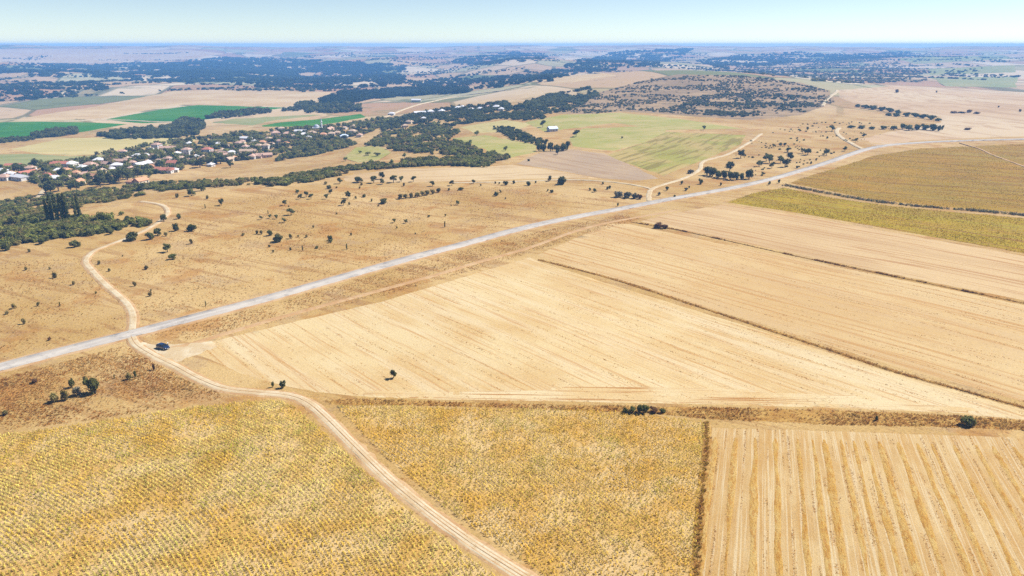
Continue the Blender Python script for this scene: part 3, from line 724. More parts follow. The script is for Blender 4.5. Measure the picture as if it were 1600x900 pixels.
# ------------------------------------------------------------------ woods, scrub and thickets that read as one mass (kind = stuff)
def protos(kind, cols, n=3): return [proto(kind, CROWNS[(kind, i, c)]) for c in cols for i in range(n)]
PR = {'deep': protos('shrub', ['deep']) + protos('tree', ['deep']), 'dark': protos('shrub', ['dark']) + protos('tree', ['dark']), 'green': protos('shrub', ['green', 'dark', 'green', 'olive']) + protos('tree', ['green']),
      'scrub': protos('shrub', ['green', 'olive', 'dark']), 'greyscrub': protos('shrub', ['dark', 'olive', 'grey']), 'olive': protos('shrub', ['olive', 'green'])}
def wood(name, pix, n, hm_, pr, label, cat, gap=(.0, 1.2), gsc=.02, wide=1.0, step=14, clear=()):
    poly = wpoly(pix, step=step); Q = poly_points(poly, n)
    if gap: Q = Q[clump_keep(Q, gsc * 1.4, -.10 - .42 * gap[0], .16, len(label), .5 if name.startswith('far') else .8)]
    for L, d in clear: Q = Q[far_from(Q, L, d)]
    h = RNG.uniform(hm_[0], hm_[1], len(Q)) * RNG.uniform(.75, 1.1, len(Q))
    p = on_ground(Q); p[:, 2] -= .12 * h
    w_ = h * wide * RNG.uniform(.8, 1.25, len(Q))
    return scatter(name, p, np.column_stack((w_, w_, h)), PR[pr], label, cat)
FW = 'far_wood'
wood(FW, [(-40, 104), (150, 101), (270, 99), (350, 90), (450, 93), (560, 98), (640, 103), (620, 115), (640, 128), (600, 136), (500, 141), (420, 138), (330, 133), (230, 127), (100, 120), (-40, 117)], 20000, (9, 16), 'deep',
     'broad blue hazed woodland across the valley at left', 'woodland', (-.5, 1.7), .008, 1.6)
wood(FW, [(200, 108), (330, 100), (560, 98), (640, 104), (610, 112), (420, 116), (330, 124), (240, 122)], 8000, (10, 18), 'deep', 'densest blue wood in the middle of the far valley', 'woodland', (-.42, 1.8), .008, 1.6)
wood(FW, [(515, 152), (540, 143), (640, 139), (725, 138), (735, 145), (650, 150), (580, 155), (540, 164), (505, 166), (500, 158)], 2600, (8, 13), 'deep', 'dark blue wood at the end of the broad tan field', 'woodland', (.3, 1.4), .012, 1.2)
wood(FW, [(-40, 125), (60, 130), (150, 128), (170, 140), (110, 150), (40, 158), (-40, 160)], 1600, (6, 11), 'deep', 'scattered far trees at the left edge beyond the tan field', 'woodland', (-.3, 1.2), .008, 1.3)
wood(FW, [(640, 128), (760, 120), (830, 118), (830, 128), (790, 138), (730, 142), (650, 136)], 900, (7, 12), 'deep', 'scattered far trees right of the dark blue wood', 'woodland', (-.2, 1.2), .008, 1.3)
wood(FW, [(715, 92), (800, 82), (850, 84), (860, 92), (800, 100), (760, 104), (700, 100)], 1800, (9, 15), 'deep', 'blue wood on the far middle slope', 'woodland', (-.1, 1.5), .008, 1.6)
wood(FW, [(822, 130), (850, 112), (900, 99), (960, 81), (1085, 76), (1060, 92), (1010, 104), (950, 112), (890, 118), (860, 130)], 7000, (9, 15), 'deep', 'blue wood on the ridge behind the scrubby hill', 'woodland', (-.35, 1.6), .008, 1.5)
wood(FW, [(1085, 96), (1160, 86), (1250, 82), (1330, 86), (1420, 80), (1430, 88), (1330, 94), (1240, 100), (1130, 108)], 4500, (8, 14), 'deep', 'blue wood along the far right ridge', 'woodland', (-.25, 1.5), .008, 1.5)
wood('far_scrub', [(1180, 124), (1150, 104), (1250, 98), (1330, 92), (1390, 92), (1440, 116), (1450, 128), (1350, 131), (1250, 127)], 5200, (4, 7), 'greyscrub', 'grey scrubland left of the far sage strips', 'scrub', (-.1, 1.4), .006, 1.5)
wood('tree_line', [(148, 214), (200, 206), (270, 198), (285, 186), (318, 192), (320, 206), (300, 214), (240, 217), (180, 218)], 1100, (7, 11), 'dark', 'dark grove behind the pale yellow field', 'trees', (.4, 1.2), .02, 1.0)
wood('tree_line', [(50, 213), (80, 206), (118, 202), (122, 210), (90, 214), (55, 217)], 260, (6, 10), 'dark', 'dark tree row below the left green field', 'trees', (.4, 1.2), .02, 1.0)
wood('tree_line', [(-30, 222), (30, 216), (60, 215), (50, 220), (-30, 227)], 120, (4, 7), 'dark', 'low tree line at the left edge by the green field', 'trees', None)
wood('tree_line', [(320, 186), (345, 177), (420, 170), (425, 176), (350, 186)], 300, (6, 10), 'dark', 'tree row along the bright green valley field', 'trees', (.2, 1.2), .02)
wood('tree_line', [(440, 174), (480, 160), (500, 164), (560, 163), (562, 175), (500, 178)], 420, (7, 12), 'dark', 'tree row at the head of the sage strip', 'trees', (.2, 1.2), .02)
VIL = [resample(pixline([(60, 310), (66, 300), (80, 288), (105, 284)]), 4)]
wood('village_trees', [(0, 262), (60, 258), (100, 254), (160, 240), (240, 226), (330, 214), (420, 204), (520, 196), (600, 186), (625, 188), (560, 214), (480, 226), (420, 246), (350, 254), (300, 262), (250, 276), (170, 288), (100, 292), (0, 280)], 3900, (4, 8), 'green', 'garden trees filling the gaps between the village houses', 'trees', (.0, 1.1), .03)
wood('village_trees', [(590, 196), (640, 180), (700, 170), (790, 160), (800, 168), (760, 178), (700, 186), (640, 196), (600, 206)], 1100, (4, 8), 'dark', 'garden trees round the upper houses of the village', 'trees', (.3, 1.2), .02)
wood('thicket', [(-30, 322), (60, 306), (150, 298), (250, 286), (330, 284), (400, 280), (470, 272), (535, 266), (560, 262), (520, 276), (470, 285), (400, 289), (330, 293), (280, 297), (220, 306), (140, 322), (60, 338), (-30, 350)], 2600, (2.2, 4.2), 'scrub', 'olive green thicket on the slope above the village', 'thicket', (.15, 1.2), .03, 1.1, clear=[(L, 4) for L in VIL])
wood('thicket', [(-40, 352), (40, 342), (110, 340), (190, 344), (246, 349), (238, 356), (180, 362), (100, 372), (40, 381), (-40, 392)], 1500, (2.4, 4.6), 'green', 'dark green thicket at the foot of the poplars', 'thicket', (.3, 1.2), .04, 1.1, clear=[(resample(L_T2, 3), 4)])
wood('thicket', [(395, 288), (460, 274), (530, 264), (590, 256), (610, 262), (540, 272), (490, 284), (440, 292)], 900, (2.6, 5), 'green', 'dark green thicket above the left tan strip', 'thicket', (.4, 1.2), .03)
wood('thicket', [(430, 250), (470, 226), (540, 218), (560, 226), (520, 236), (470, 248), (440, 254)], 800, (3, 6), 'green', 'bushy green spur below the minaret', 'thicket', (.6, 1.2), .02)
wood('thicket', [(600, 264), (640, 250), (720, 248), (790, 246), (760, 262), (700, 259), (640, 261)], 700, (3, 5.5), 'green', 'dark thicket along the upper edge of the narrow tan field', 'thicket', (.5, 1.2), .03)
wood('thicket', [(570, 226), (600, 208), (680, 194), (720, 204), (704, 216), (756, 238), (800, 247), (780, 256), (700, 244), (620, 236)], 1900, (3, 6), 'green', 'broad green thicket between the meadows', 'thicket', (.25, 1.3), .025)
wood('thicket', [(770, 200), (800, 200), (850, 222), (846, 228), (800, 220)], 260, (3, 5), 'dark', 'dark hedge thicket beside the small green meadow', 'thicket', None)
wood('thicket', [(780, 186), (800, 178), (850, 176), (856, 186), (820, 189)], 260, (3, 5), 'dark', 'dark thicket left of the white farmhouse', 'thicket', None)
wood('thicket', [(640, 202), (700, 182), (790, 168), (880, 160), (930, 150), (905, 168), (860, 178), (780, 186), (700, 198)], 1800, (3, 6), 'dark', 'dark thicket climbing from the village to the hill', 'thicket', (.3, 1.2), .02, 1.2)
wood('hill_scrub', [(800, 170), (850, 152), (920, 138), (935, 150), (880, 164), (830, 172)], 900, (5, 9), 'dark', 'dark wood on the left flank of the scrubby hill', 'scrub', (.4, 1.2), .01, 1.2)
wood('hill_scrub', [(865, 175), (930, 148), (1000, 128), (1060, 117), (1160, 119), (1250, 130), (1295, 143), (1302, 160), (1250, 178), (1170, 184), (1060, 178), (980, 172), (930, 178)], 5600, (1.8, 3.8), 'greyscrub', 'dark shrubs dotting the brown hill', 'scrub', (.0, 1.0), .012, 1.2)
wood('hill_scrub', [(1050, 172), (1100, 150), (1200, 145), (1290, 156), (1240, 178), (1150, 184)], 1200, (2.6, 5), 'dark', 'denser dark shrubs on the right flank of the hill', 'scrub', (.0, 1.2), .01, 1.2)
wood('roadside_scrub', [(1180, 212), (1260, 190), (1340, 184), (1410, 196), (1370, 214), (1320, 232), (1250, 262), (1190, 278), (1120, 292), (1110, 262), (1150, 240)], 420, (.8, 2.2), 'scrub', 'small shrubs dotting the dry ground above the road bend', 'scrub', (-.2, 1.2), .02, 1.2, clear=[(ROADD, 8)])
wood('far_trees', [(1440, 76), (1500, 70), (1590, 74), (1590, 80), (1500, 82), (1440, 84)], 250, (7, 12), 'deep', 'far trees on the plateau skyline at right', 'trees', (-.6, 1.2), .004, 1.5)
wood('far_trees', [(640, 108), (700, 104), (820, 104), (830, 116), (740, 118), (650, 124)], 700, (5, 9), 'deep', 'far hedgerow trees dotting the middle fields', 'trees', (-.7, 1.2), .006, 1.3)

def far_lines():
    pts = []
    for k in range(230):
        r = 2050 * (2.9 ** RNG.uniform(0, 1)); an = RNG.uniform(-.66, .62)
        if an > .3 and r < 2600: continue
        c = np.array((math.sin(an) * r, math.cos(an) * r)); d = an * -1 + RNG.normal(0, .5); L = RNG.uniform(80, 420) * (r / 2200) ** .6
        m_ = int(L / 9); t = RNG.uniform(-.5, .5, m_) * L; wob = RNG.normal(0, RNG.choice([3, 6, 22]), m_)
        pts.append(c + np.column_stack((t * math.cos(d) - wob * math.sin(d), t * math.sin(d) + wob * math.cos(d))))
    Q = np.vstack(pts); h = RNG.uniform(4, 9, len(Q)); p = on_ground(Q); p[:, 2] -= .1 * h
    scatter('far_hedgerows', p, np.column_stack((h * 1.5, h * 1.5, h)), PR['deep'] + PR['dark'], 'far hedgerows and copses dotted over the hazy farmland', 'trees')
far_lines()
# ------------------------------------------------------------------ plants one can tell apart
PLANTS = []      # filled first, labelled together so that each label points to one plant
def plant(u, v, h, w_=None, kind='shrub', col='dark', label=None):
    PLANTS.append(dict(u=u, v=v, h=h, w=w_ or (h * (1.0 if kind in ('shrub', 'tree') else .4)), kind=kind, col=col, label=label))
def many(txt, kind='shrub', col='dark'):
    for t in txt.split():
        q = [float(x) for x in t.split(',')]; plant(q[0], q[1], q[2], q[3] if len(q) > 3 else None, kind, col)
# above the road, left and middle
many('207,375,15,24 235,374,11,16 247,368,11,13 275,361,12,12 300,361,13,17 280,342,10 256,346,11 270,405,8,14 118,386,12,17 10,391,10,15 65,381,9,14 173,366,9,12 143,368,9,14 90,371,10,16 299,306,11,15 315,298,11,17 292,295,9,11 257,293,11,13 222,298,12,15 560,285,9,19 569,308,6,9 514,295,6,10 600,318,8,18 434,378,13,20 720,297,6,12 791,289,7,12 670,339,4,7 516,376,9,10 517,379,6,9 495,388,5,8 775,306,7,11 422,368,9,13')
many('299,381,8 46,394,5 155,413,6 229,421,8 277,309,7 380,368,5,8 192,401,3 509,288,6,8 526,294,4 562,295,4 565,290,5 581,315,5 591,323,4 701,298,5 705,322,3 696,338,4 620,357,4 649,366,3 490,356,5 466,371,4 479,371,6 421,386,5 427,395,5 454,391,5 451,323,3 526,335,4 556,311,5 546,320,5 782,301,5 790,311,4 751,291,4 774,287,4 780,288,4 402,366,6 409,366,7 454,373,8 324,311,6 260,369,7 41,422,6 78,421,4 171,424,5 549,368,5 631,291,6', col='olive')
many('262,394,13 346,321,10 455,336,11,13 479,308,10 486,311,9 469,311,8 465,303,7 510,311,8 517,303,8 544,310,11 537,321,10 445,321,9 432,342,7 444,348,8 408,343,6 422,341,6 531,287,10 584,286,12,14 597,280,12 615,285,12,14 597,288,9 627,284,9 646,284,10 676,291,9 706,290,9 740,287,7 616,348,7 634,349,7 715,320,7 420,289,10', 'tree')
many('321,326,6 542,390,9 695,355,9 322,478,7 94,479,6 473,392,8 419,334,5', 'sapling')
many('626,311,8,11 634,310,8,11 643,309,8,11 652,308,8,12 660,306,8,11 668,305,8,11 677,303,8,11 685,301,8,10', col='olive')
# below the pasture track, left edge
many('86,434,8 115,445,6 22,482,7,8 60,478,6 38,506,8 211,447,7 234,463,7 236,455,4 150,459,4 11,491,5,7', col='olive')
# knoll at lower left
plant(148, 615, 27, 24, 'shrub', 'dark', 'tallest dark bush standing on the knoll below the road')
plant(112, 606, 14, 10, 'shrub', 'dark', 'small dark upright bush left of the tallest knoll bush')
plant(86, 628, 17, 16, 'shrub', 'olive', 'yellowing olive bush, leftmost of the knoll bush group')
plant(102, 625, 15, 13, 'shrub', 'olive', 'olive bush in the middle of the knoll bush group')
plant(121, 617, 12, 14, 'shrub', 'grey', 'grey brown bush just left of the tallest knoll bush')
plant(202, 593, 11, 11, 'shrub', 'olive', 'olive bush, left one of the pair right of the knoll')
plant(212, 589, 10, 7, 'shrub', 'dark', 'narrow dark bush, right one of the pair right of the knoll')
plant(241, 578, 10, 6, 'shrub', 'brown', 'brown leaved bush beside the track below the parked car')
plant(179, 592, 6, 4, 'sapling', 'dark', 'tiny upright sapling right of the tallest knoll bush')
plant(9, 648, 8, 10, 'shrub', 'olive', 'low olive bush at the left edge above the sunflowers')
plant(54, 598, 6, 12, 'shrub', 'brown', 'low reddish bush on the upper left knoll')
plant(77, 532, 5, 6, 'shrub', 'brown', 'small reddish bush just above the road at left')
# in and by the stubble wedge
plant(615, 591, 15, 13, 'tree', 'dark', 'lone dark tree standing in the pale stubble wedge')
plant(441, 606, 13, 13, 'shrub', 'dark', 'dark forked bush beside the foreground track, right of the pair')
plant(426, 605, 10, 6, 'shrub', 'dark', 'smaller dark bush beside the foreground track, left of the pair')
for i, (u, h, w_) in enumerate(((977, 9, 13), (988, 11, 15), (1000, 13, 16), (1008, 14, 14), (1022, 10, 18), (1035, 8, 14))):
    plant(u, 645, h, w_, 'shrub', 'dark' if i != 4 else 'brown', ['first', 'second', 'third', 'fourth', 'fifth', 'sixth'][i] + ' from the left of six dark bushes on the weedy strip')
plant(1512, 665, 17, 24, 'shrub', 'dark', 'round dark bush on the weedy strip at right')
plant(1369, 657, 8, 6, 'shrub', 'dark', 'small dark bush on the strip left of the round bush')
plant(1028, 356, 9, 20, 'shrub', 'brown', 'reddish brown bush at the head of the thin balk, left half')
plant(1040, 357, 7, 14, 'shrub', 'brown', 'reddish brown bush at the head of the thin balk, right half')
# right of the middle, beyond the road
many('826,290,7,12 877,288,13,22 862,301,5,8 929,300,6,8 953,295,6 942,288,5 949,296,5 856,299,4 837,286,4 803,287,6 922,298,5 859,283,9,9 1054,308,5 1065,288,6 1095,288,9,10 1042,298,7 965,322,6,4 1126,290,5 1077,294,4 826,252,4,6 1217,286,6 1202,289,6 1245,263,4 1267,256,4 1275,251,4 1292,217,4 1262,203,5')
many('966,308,10,18 980,309,12,20 992,310,9,14 1030,305,7 1079,271,8,14 1072,298,5,7', col='grey')
many('1000,311,8,12', col='brown')
many('1105,274,14,16 1113,276,14,16 1122,278,14,16 1131,279,13,16 1141,281,13,16 1151,281,13,14 1170,280,15 1159,280,10')
many('1157,247,13,13 1140,267,14 1140,261,9 1186,260,9,10 1197,252,12 1202,255,14 1206,263,10 1219,255,11 1226,261,13 1234,251,13 1231,238,8 1209,231,6 1219,229,6 1226,229,6 1262,242,10,12 1254,240,8 1291,243,10 1320,236,7 1337,222,6 1349,215,6 1300,205,9 900,214,12,13 871,242,9 972,217,4 1100,203,7 848,199,12,10', 'tree')
many('842,236,12,12 850,236,13,13 860,236,14,14 870,236,13,14 880,236,16,14 886,235,15,12 853,226,9,10')
many('801,215,9,11 810,217,9,11 819,218,9,11 828,219,8,10')
many('1340,167,5,12 1352,169,6,14 1364,171,6,14 1376,173,6,14 1390,175,6,14 1403,177,5,12 1388,181,5,13 1400,182,5,13 1416,182,6,14 1430,183,6,14 1442,185,6,14 1455,187,6,14 1466,189,5,12 1330,200,5,14 1346,201,5,14 1362,202,5,13 1380,202,5,12 1396,203,6,12 1410,202,8,12 1420,204,8,14 1432,203,8,14 1445,203,8,15 1458,204,9,15 1466,205,8,8 1472,203,7,4')
many('1490,177,3,12 1502,177,3,12 1514,176,5,10 1526,178,3,10 1512,203,3,14 1401,145,5,6 1463,145,3 1560,168,3 1594,175,4', col='brown')
# big trees at the foot of the village and among the thickets
many('72,304,16 80,303,19,18 92,299,17,18 120,299,15,13 111,299,10 157,292,19,20 172,288,17,18 186,284,18,18 200,285,23,22 30,272,14,16 55,262,12,15 70,272,14,16 98,276,12 140,282,10 215,276,14 232,270,13,15 250,263,12 283,262,13,15 288,258,12 313,262,15,18 330,258,13,15 345,256,14,18 360,262,12 300,252,10 225,252,10 243,250,9 268,247,10 380,250,12,14 372,236,10,12 350,232,9,12 330,230,9,12 310,236,9 400,238,10 430,222,9 452,218,8 470,222,9 495,220,8 520,220,9 530,200,8 560,206,9 578,202,10 590,198,9 608,196,9 625,192,9 545,226,9 500,232,11 478,240,11 460,246,11 445,250,10', 'tree')
many('160,348,16,18 172,348,15,18 132,352,14,14 40,350,11,14 22,352,13,15 62,352,12,14 220,350,10,16 234,352,9,13 205,350,10,14 190,336,7,9 30,338,10,14', 'shrub', 'green')
many('540,252,7,9 580,258,9 612,258,9 632,247,8 665,232,9,11 690,256,9 716,251,8 745,250,9 690,216,8 655,205,8 790,236,8 770,247,8 745,212,8,9 735,225,7 604,228,8 563,240,5,7 575,243,6,13 590,244,6,14', 'tree', 'green')
for i, (u, v, h) in enumerate(((77, 350, 31), (84, 349, 35), (92, 349, 37), (100, 348, 36), (107, 347, 36), (126, 343, 31), (120, 342, 27))):
    plant(u, v, h, h * .75, 'poplar', 'dark', ['leftmost', 'second', 'third', 'fourth', 'fifth', 'seventh and rightmost', 'sixth'][i] + ' tall slender poplar of the row in the left thicket')

def region(p):
    u, v = p['u'], p['v']
    if v < 196 and u > 1320: return 'hedges on the pale plateau'
    if u < 640 and v < 304 and p['kind'] == 'tree' and v < 275 + max(0, (200 - u)) * .2: return 'village edge'
    if u > 1295 and v < 240: return 'scrub above the road bend'
    if u > 1085 and v > 195: return 'dry slope left of the road bend'
    if u > 795 and v > 255: return 'roadside pasture by the track fork'
    if u > 640 and v <= 262: return 'meadow hedges in the middle distance'
    if v <= 262: return 'thickets below the village'
    if v > 400: return 'pasture beside the winding track'
    if u < 270 and v > 330: return 'ground round the left thicket'
    if v <= 300: return 'far edge of the big pasture'
    return 'open middle of the big pasture'
def nth(k):
    return '%d%s' % (k, 'th' if 10 <= k % 100 <= 20 else {1: 'st', 2: 'nd', 3: 'rd'}.get(k % 10, 'th'))
COLW = {'dark': 'dark green', 'green': 'leafy green', 'olive': 'olive', 'grey': 'grey green', 'brown': 'reddish brown'}
ranks = {}
for p in PLANTS:
    if not p['label']: ranks.setdefault((p['kind'], p['col'], region(p)), []).append(p)
for (kd, cl, rg), lst in ranks.items():
    lst.sort(key=lambda q: (q['u'], q['v']))
    for k, p in enumerate(lst):
        if len(lst) == 1: p['label'] = 'only %s %s on the %s' % (COLW[cl], kd, rg)
        else: p['label'] = '%s %s, %s from left on the %s' % (COLW[cl], kd, nth(k + 1), rg)
GRP = {'shrub': 'shrubs on the dry pastures and hedges', 'tree': 'small trees on the pastures and round the village', 'sapling': 'slender saplings on the pasture', 'poplar': 'poplars in the left thicket'}
NM = {'shrub': 'shrub', 'tree': 'tree', 'sapling': 'sapling', 'poplar': 'poplar_tree'}
nvar = {'shrub': 5, 'tree': 4, 'sapling': 2, 'poplar': 2}
random.seed(21)
for p in PLANTS:
    g = P(p['u'], p['v']); s = mpp(g)
    h = p['h'] * s * 1.1; w_ = p['w'] * s * (1.0 if p['kind'] != 'poplar' else 1)
    k = p['kind']
    if k == 'poplar': w_ = h * .55
    if k == 'sapling': w_ = h * .8
    if k == 'tree': w_ *= 1.12
    if k == 'shrub': w_ *= .68
    e = empty(NM[k], (g[0], g[1], g[2] - .02 * h), random.uniform(0, 6.28))
    e.scale = (w_ * random.uniform(.92, 1.08), w_ * random.uniform(.92, 1.08), h)
    me = CROWNS[(k, random.randrange(nvar[k]), p['col'])]
    c = bpy.data.objects.new('crown' if k != 'shrub' else 'foliage', me); COL.objects.link(c); c.parent = e
    t = bpy.data.objects.new('trunk' if k != 'shrub' else 'stems', TRUNKS[k]); COL.objects.link(t); t.parent = e
    tag(e, p['label'], 'shrub' if k == 'shrub' else 'tree', GRP[k])

# ---- the dark hedge between the two green fields
L_H1 = pixline([(1226, 290), (1290, 302), (1360, 314), (1450, 324), (1540, 331), (1600, 337), (1660, 343)])
def hedge(name, L, h, w_, n, cols, label):
    random.seed(33); L = resample(L, 1.0); N = normals2(L); e = empty(name, (*L[0], T1(*L[0])))
    o0 = Vector(e.location); q = {c: [] for c in cols}; stems = []
    for _ in range(n):
        i = random.randrange(len(L)); dens = .5 + mnoise.noise(Vector((i * .05, 2, 1))) * .9
        if random.random() > dens + .12: continue
        pxy = L[i] + N[i] * random.gauss(0, w_); hh = h * (.6 + .7 * max(0, dens)) * random.uniform(.6, 1.1)
        b = Vector((pxy[0], pxy[1], T1(*pxy))) - o0
        q[random.choice(cols)] += blob(b + Vector((0, 0, hh * .45)), hh * .55, 16, .3, .9)
        if random.random() < .5: stems.append(tube([b, b + Vector((.1, .1, hh * .5))], [.06, .03], 4))
    for c in cols: link('foliage', leafmesh('foliage', q[c]), MF[c], e)
    link('stems', joined('stems', stems), M_bark, e)
    tag(e, label, 'hedge'); return e
hedge('hedge', L_H1, 1.8, 1.0, 1100, ['dark', 'olive', 'grey', 'brown'], 'dark straggling hedge between the two yellow green fields at right')

# ------------------------------------------------------------------ the village
M_wall = {'white': plain('white_render', (.56, .54, .51, 1), .85, .2), 'cream': plain('cream_render', (.58, .50, .38, 1), .85, .2), 'pink': plain('pink_render', (.58, .40, .32, 1), .85, .2), 'blue': plain('blue_white_render', (.56, .62, .72, 1), .85, .2)}
def tile_mat(name, a, b):
    m = NT(name); v = m.noise(.9, 4); wv = m.n('ShaderNodeTexWave'); wv.inputs['Scale'].default_value = 2.2
    tc = m.n('ShaderNodeTexCoord'); m.l(tc.outputs['Object'], wv.inputs['Vector'])
    m.bump(wv.outputs['Fac'], .4, .1); return m.done(m.mix(v, a, b))
M_roof = {'red': tile_mat('red_tiles', (.36, .12, .085, 1), (.44, .19, .13, 1)), 'pink': tile_mat('faded_tiles', (.40, .25, .19, 1), (.46, .31, .24, 1)),
          'orange': tile_mat('orange_tiles', (.46, .22, .12, 1), (.5, .28, .17, 1)), 'white': plain('white_sheet_roof', (.58, .57, .58, 1), .5, .3), 'tan': tile_mat('weathered_tiles', (.38, .27, .19, 1), (.46, .34, .25, 1)), 'blue': plain('blue_sheet_roof', (.52, .60, .76, 1), .4, .4)}
M_glass = plain('window_glass', (.035, .045, .06, 1), .15, .5); M_door = plain('brown_door', (.13, .07, .04, 1), .6, .2); M_chim = plain('chimney_brick', (.36, .2, .15, 1), .9, .1)
def box_me(name, x0, x1, y0, y1, z0, z1):
    v = [(x, y, z) for z in (z0, z1) for x, y in ((x0, y0), (x1, y0), (x1, y1), (x0, y1))]
    return mesh(name, v, [(3, 2, 1, 0), (4, 5, 6, 7), (0, 1, 5, 4), (1, 2, 6, 5), (2, 3, 7, 6), (3, 0, 4, 7)])
def house_parts(L, W, H, hip, rise):
    """shared meshes: wall, roof, chimney, door, window"""
    x, y = L / 2, W / 2; e = .45
    wall = mesh('wall', [(-x, -y, -.6), (x, -y, -.6), (x, y, -.6), (-x, y, -.6), (-x, -y, H), (x, -y, H), (x, y, H), (-x, y, H), (-x, 0, H + (rise * .93 if not hip else 0)), (x, 0, H + (rise * .93 if not hip else 0))],
                [(0, 1, 5, 4), (1, 2, 6, 9, 5), (2, 3, 7, 6), (3, 0, 4, 8, 7), (4, 5, 9, 8), (6, 7, 8, 9)])
    rx = (x - W * .42 if L > W else .3) if hip else x + e
    r = [(-x - e, -y - e, H - .12), (x + e, -y - e, H - .12), (x + e, y + e, H - .12), (-x - e, y + e, H - .12), (-rx, 0, H + rise), (rx, 0, H + rise)]
    r += [(a, b, c + .16) for a, b, c in r]
    roof = mesh('roof', r, [(6, 7, 11, 10), (7, 8, 11), (8, 9, 10, 11), (9, 6, 10), (1, 0, 4, 5), (2, 1, 5), (3, 2, 5, 4), (0, 3, 4), (0, 1, 7, 6), (1, 2, 8, 7), (2, 3, 9, 8), (3, 0, 6, 9)])
    return dict(wall=wall, roof=roof, chimney=box_me('chimney', x * .4, x * .4 + .8, .4, 1.2, H, H + rise + .8), door=box_me('door', -.55, .55, -y - .05, -y + .1, -.1, 2.1),
                win=box_me('window', -.6, .6, -.05, .1, 0, 1.3), size=(L, W, H))
HK = {'small': house_parts(8, 7, 3.0, True, 1.9), 'mid': house_parts(10.5, 8.5, 3.3, True, 2.2), 'gable': house_parts(11, 7.5, 3.2, False, 2.4), 'tall': house_parts(10, 9, 6.2, True, 2.1), 'long': house_parts(19, 8, 3.4, False, 2.2)}
def mat_me(me, mat, cache={}):
    k = (me.name, mat.name)
    if k not in cache: cache[k] = me.copy(); cache[k].materials.append(mat)
    return cache[k]
HOUSES = []
def houses(txt):
    for t in txt.split():
        q = t.split(','); HOUSES.append((float(q[0]), float(q[1]), q[2], q[3], q[4]))
houses('22,262,long,white,red 4,270,mid,white,white 8,281,mid,white,pink 31,281,long,white,white 43,274,long,pink,red 48,266,mid,white,pink 76,278,mid,white,red 86,283,mid,white,white 96,260,long,blue,red 112,260,mid,white,white 92,270,small,blue,white 128,265,mid,white,white 141,261,mid,pink,pink 118,273,small,cream,orange 134,276,mid,pink,pink 146,279,gable,pink,orange 124,288,gable,cream,orange 156,254,mid,white,white '
       '192,243,tall,white,pink 216,247,mid,white,white 168,253,gable,pink,red 189,255,long,pink,pink 183,262,mid,blue,white 166,260,gable,cream,pink 207,257,small,white,pink 224,261,long,white,white 210,253,small,white,pink 246,233,tall,white,pink 236,236,small,white,white 263,235,long,cream,pink 252,241,small,white,tan 277,243,small,cream,white 293,241,tall,white,pink 296,228,mid,white,white 270,258,gable,pink,red 257,270,long,white,red 273,269,small,cream,white 298,254,gable,pink,pink 228,246,small,white,white 240,247,small,pink,pink 221,287,gable,cream,orange 207,288,small,pink,orange 245,259,small,cream,tan '
       '325,241,tall,white,red 342,243,long,cream,pink 350,245,mid,white,pink 330,260,small,white,white 360,252,gable,cream,tan 366,249,small,pink,orange 388,240,long,pink,tan 395,248,mid,white,pink 404,247,gable,pink,pink 413,246,long,pink,pink 416,233,tall,white,tan 405,230,mid,cream,tan 373,226,small,white,pink 384,219,long,white,white 341,227,small,blue,white 357,231,small,white,tan 378,224,small,cream,pink '
       '440,206,tall,white,tan 431,211,mid,white,pink 449,212,mid,pink,pink 470,208,long,white,white 475,213,mid,white,white 488,211,mid,white,tan 515,205,long,pink,pink 518,212,small,white,tan 538,216,mid,blue,blue 551,211,tall,cream,tan 553,200,mid,cream,tan 538,202,small,white,tan 447,227,small,cream,orange 424,228,small,white,tan 562,214,small,cream,pink '
       '651,159,long,cream,white 612,180,mid,white,white 640,193,mid,cream,tan 656,179,long,white,white 673,177,mid,blue,white 690,176,mid,white,white 633,199,small,cream,tan 662,187,small,cream,white 716,171,mid,white,white 723,169,small,white,white 736,173,mid,white,white 750,172,mid,white,white 763,169,small,white,pink 776,170,mid,white,white 783,173,small,white,white 704,184,small,cream,tan')
houses(' '.join('%d,%d,small,%s,%s' % (u, v, w_, r_) for (u, v), w_, r_ in zip(
    [(150, 263), (160, 269), (175, 267), (178, 248), (200, 251), (205, 266), (214, 264), (232, 256), (236, 264), (248, 254), (262, 251), (283, 250), (306, 247), (312, 254), (318, 249), (334, 251), (348, 238), (362, 241), (368, 233), (379, 244), (384, 232), (393, 229), (398, 223), (410, 225), (420, 219), (436, 223), (458, 216), (482, 218), (505, 213), (527, 210), (60, 271), (64, 282), (16, 275), (103, 269), (107, 281)],
    ['white', 'cream', 'pink', 'white', 'white', 'cream', 'blue'] * 5, ['pink', 'tan', 'white', 'orange', 'tan'] * 7)))
HOUSES.sort(key=lambda q: q[0])
random.seed(77)
SZW = {'small': 'small', 'mid': 'hipped', 'gable': 'gabled', 'tall': 'two storey', 'long': 'long'}
RW = {'red': 'red tiled', 'pink': 'faded pink tiled', 'orange': 'orange tiled', 'white': 'white sheet', 'tan': 'weathered tan', 'blue': 'pale blue'}
cnt = {}; tot = {}
for hq in HOUSES: tot[hq[2:]] = tot.get(hq[2:], 0) + 1
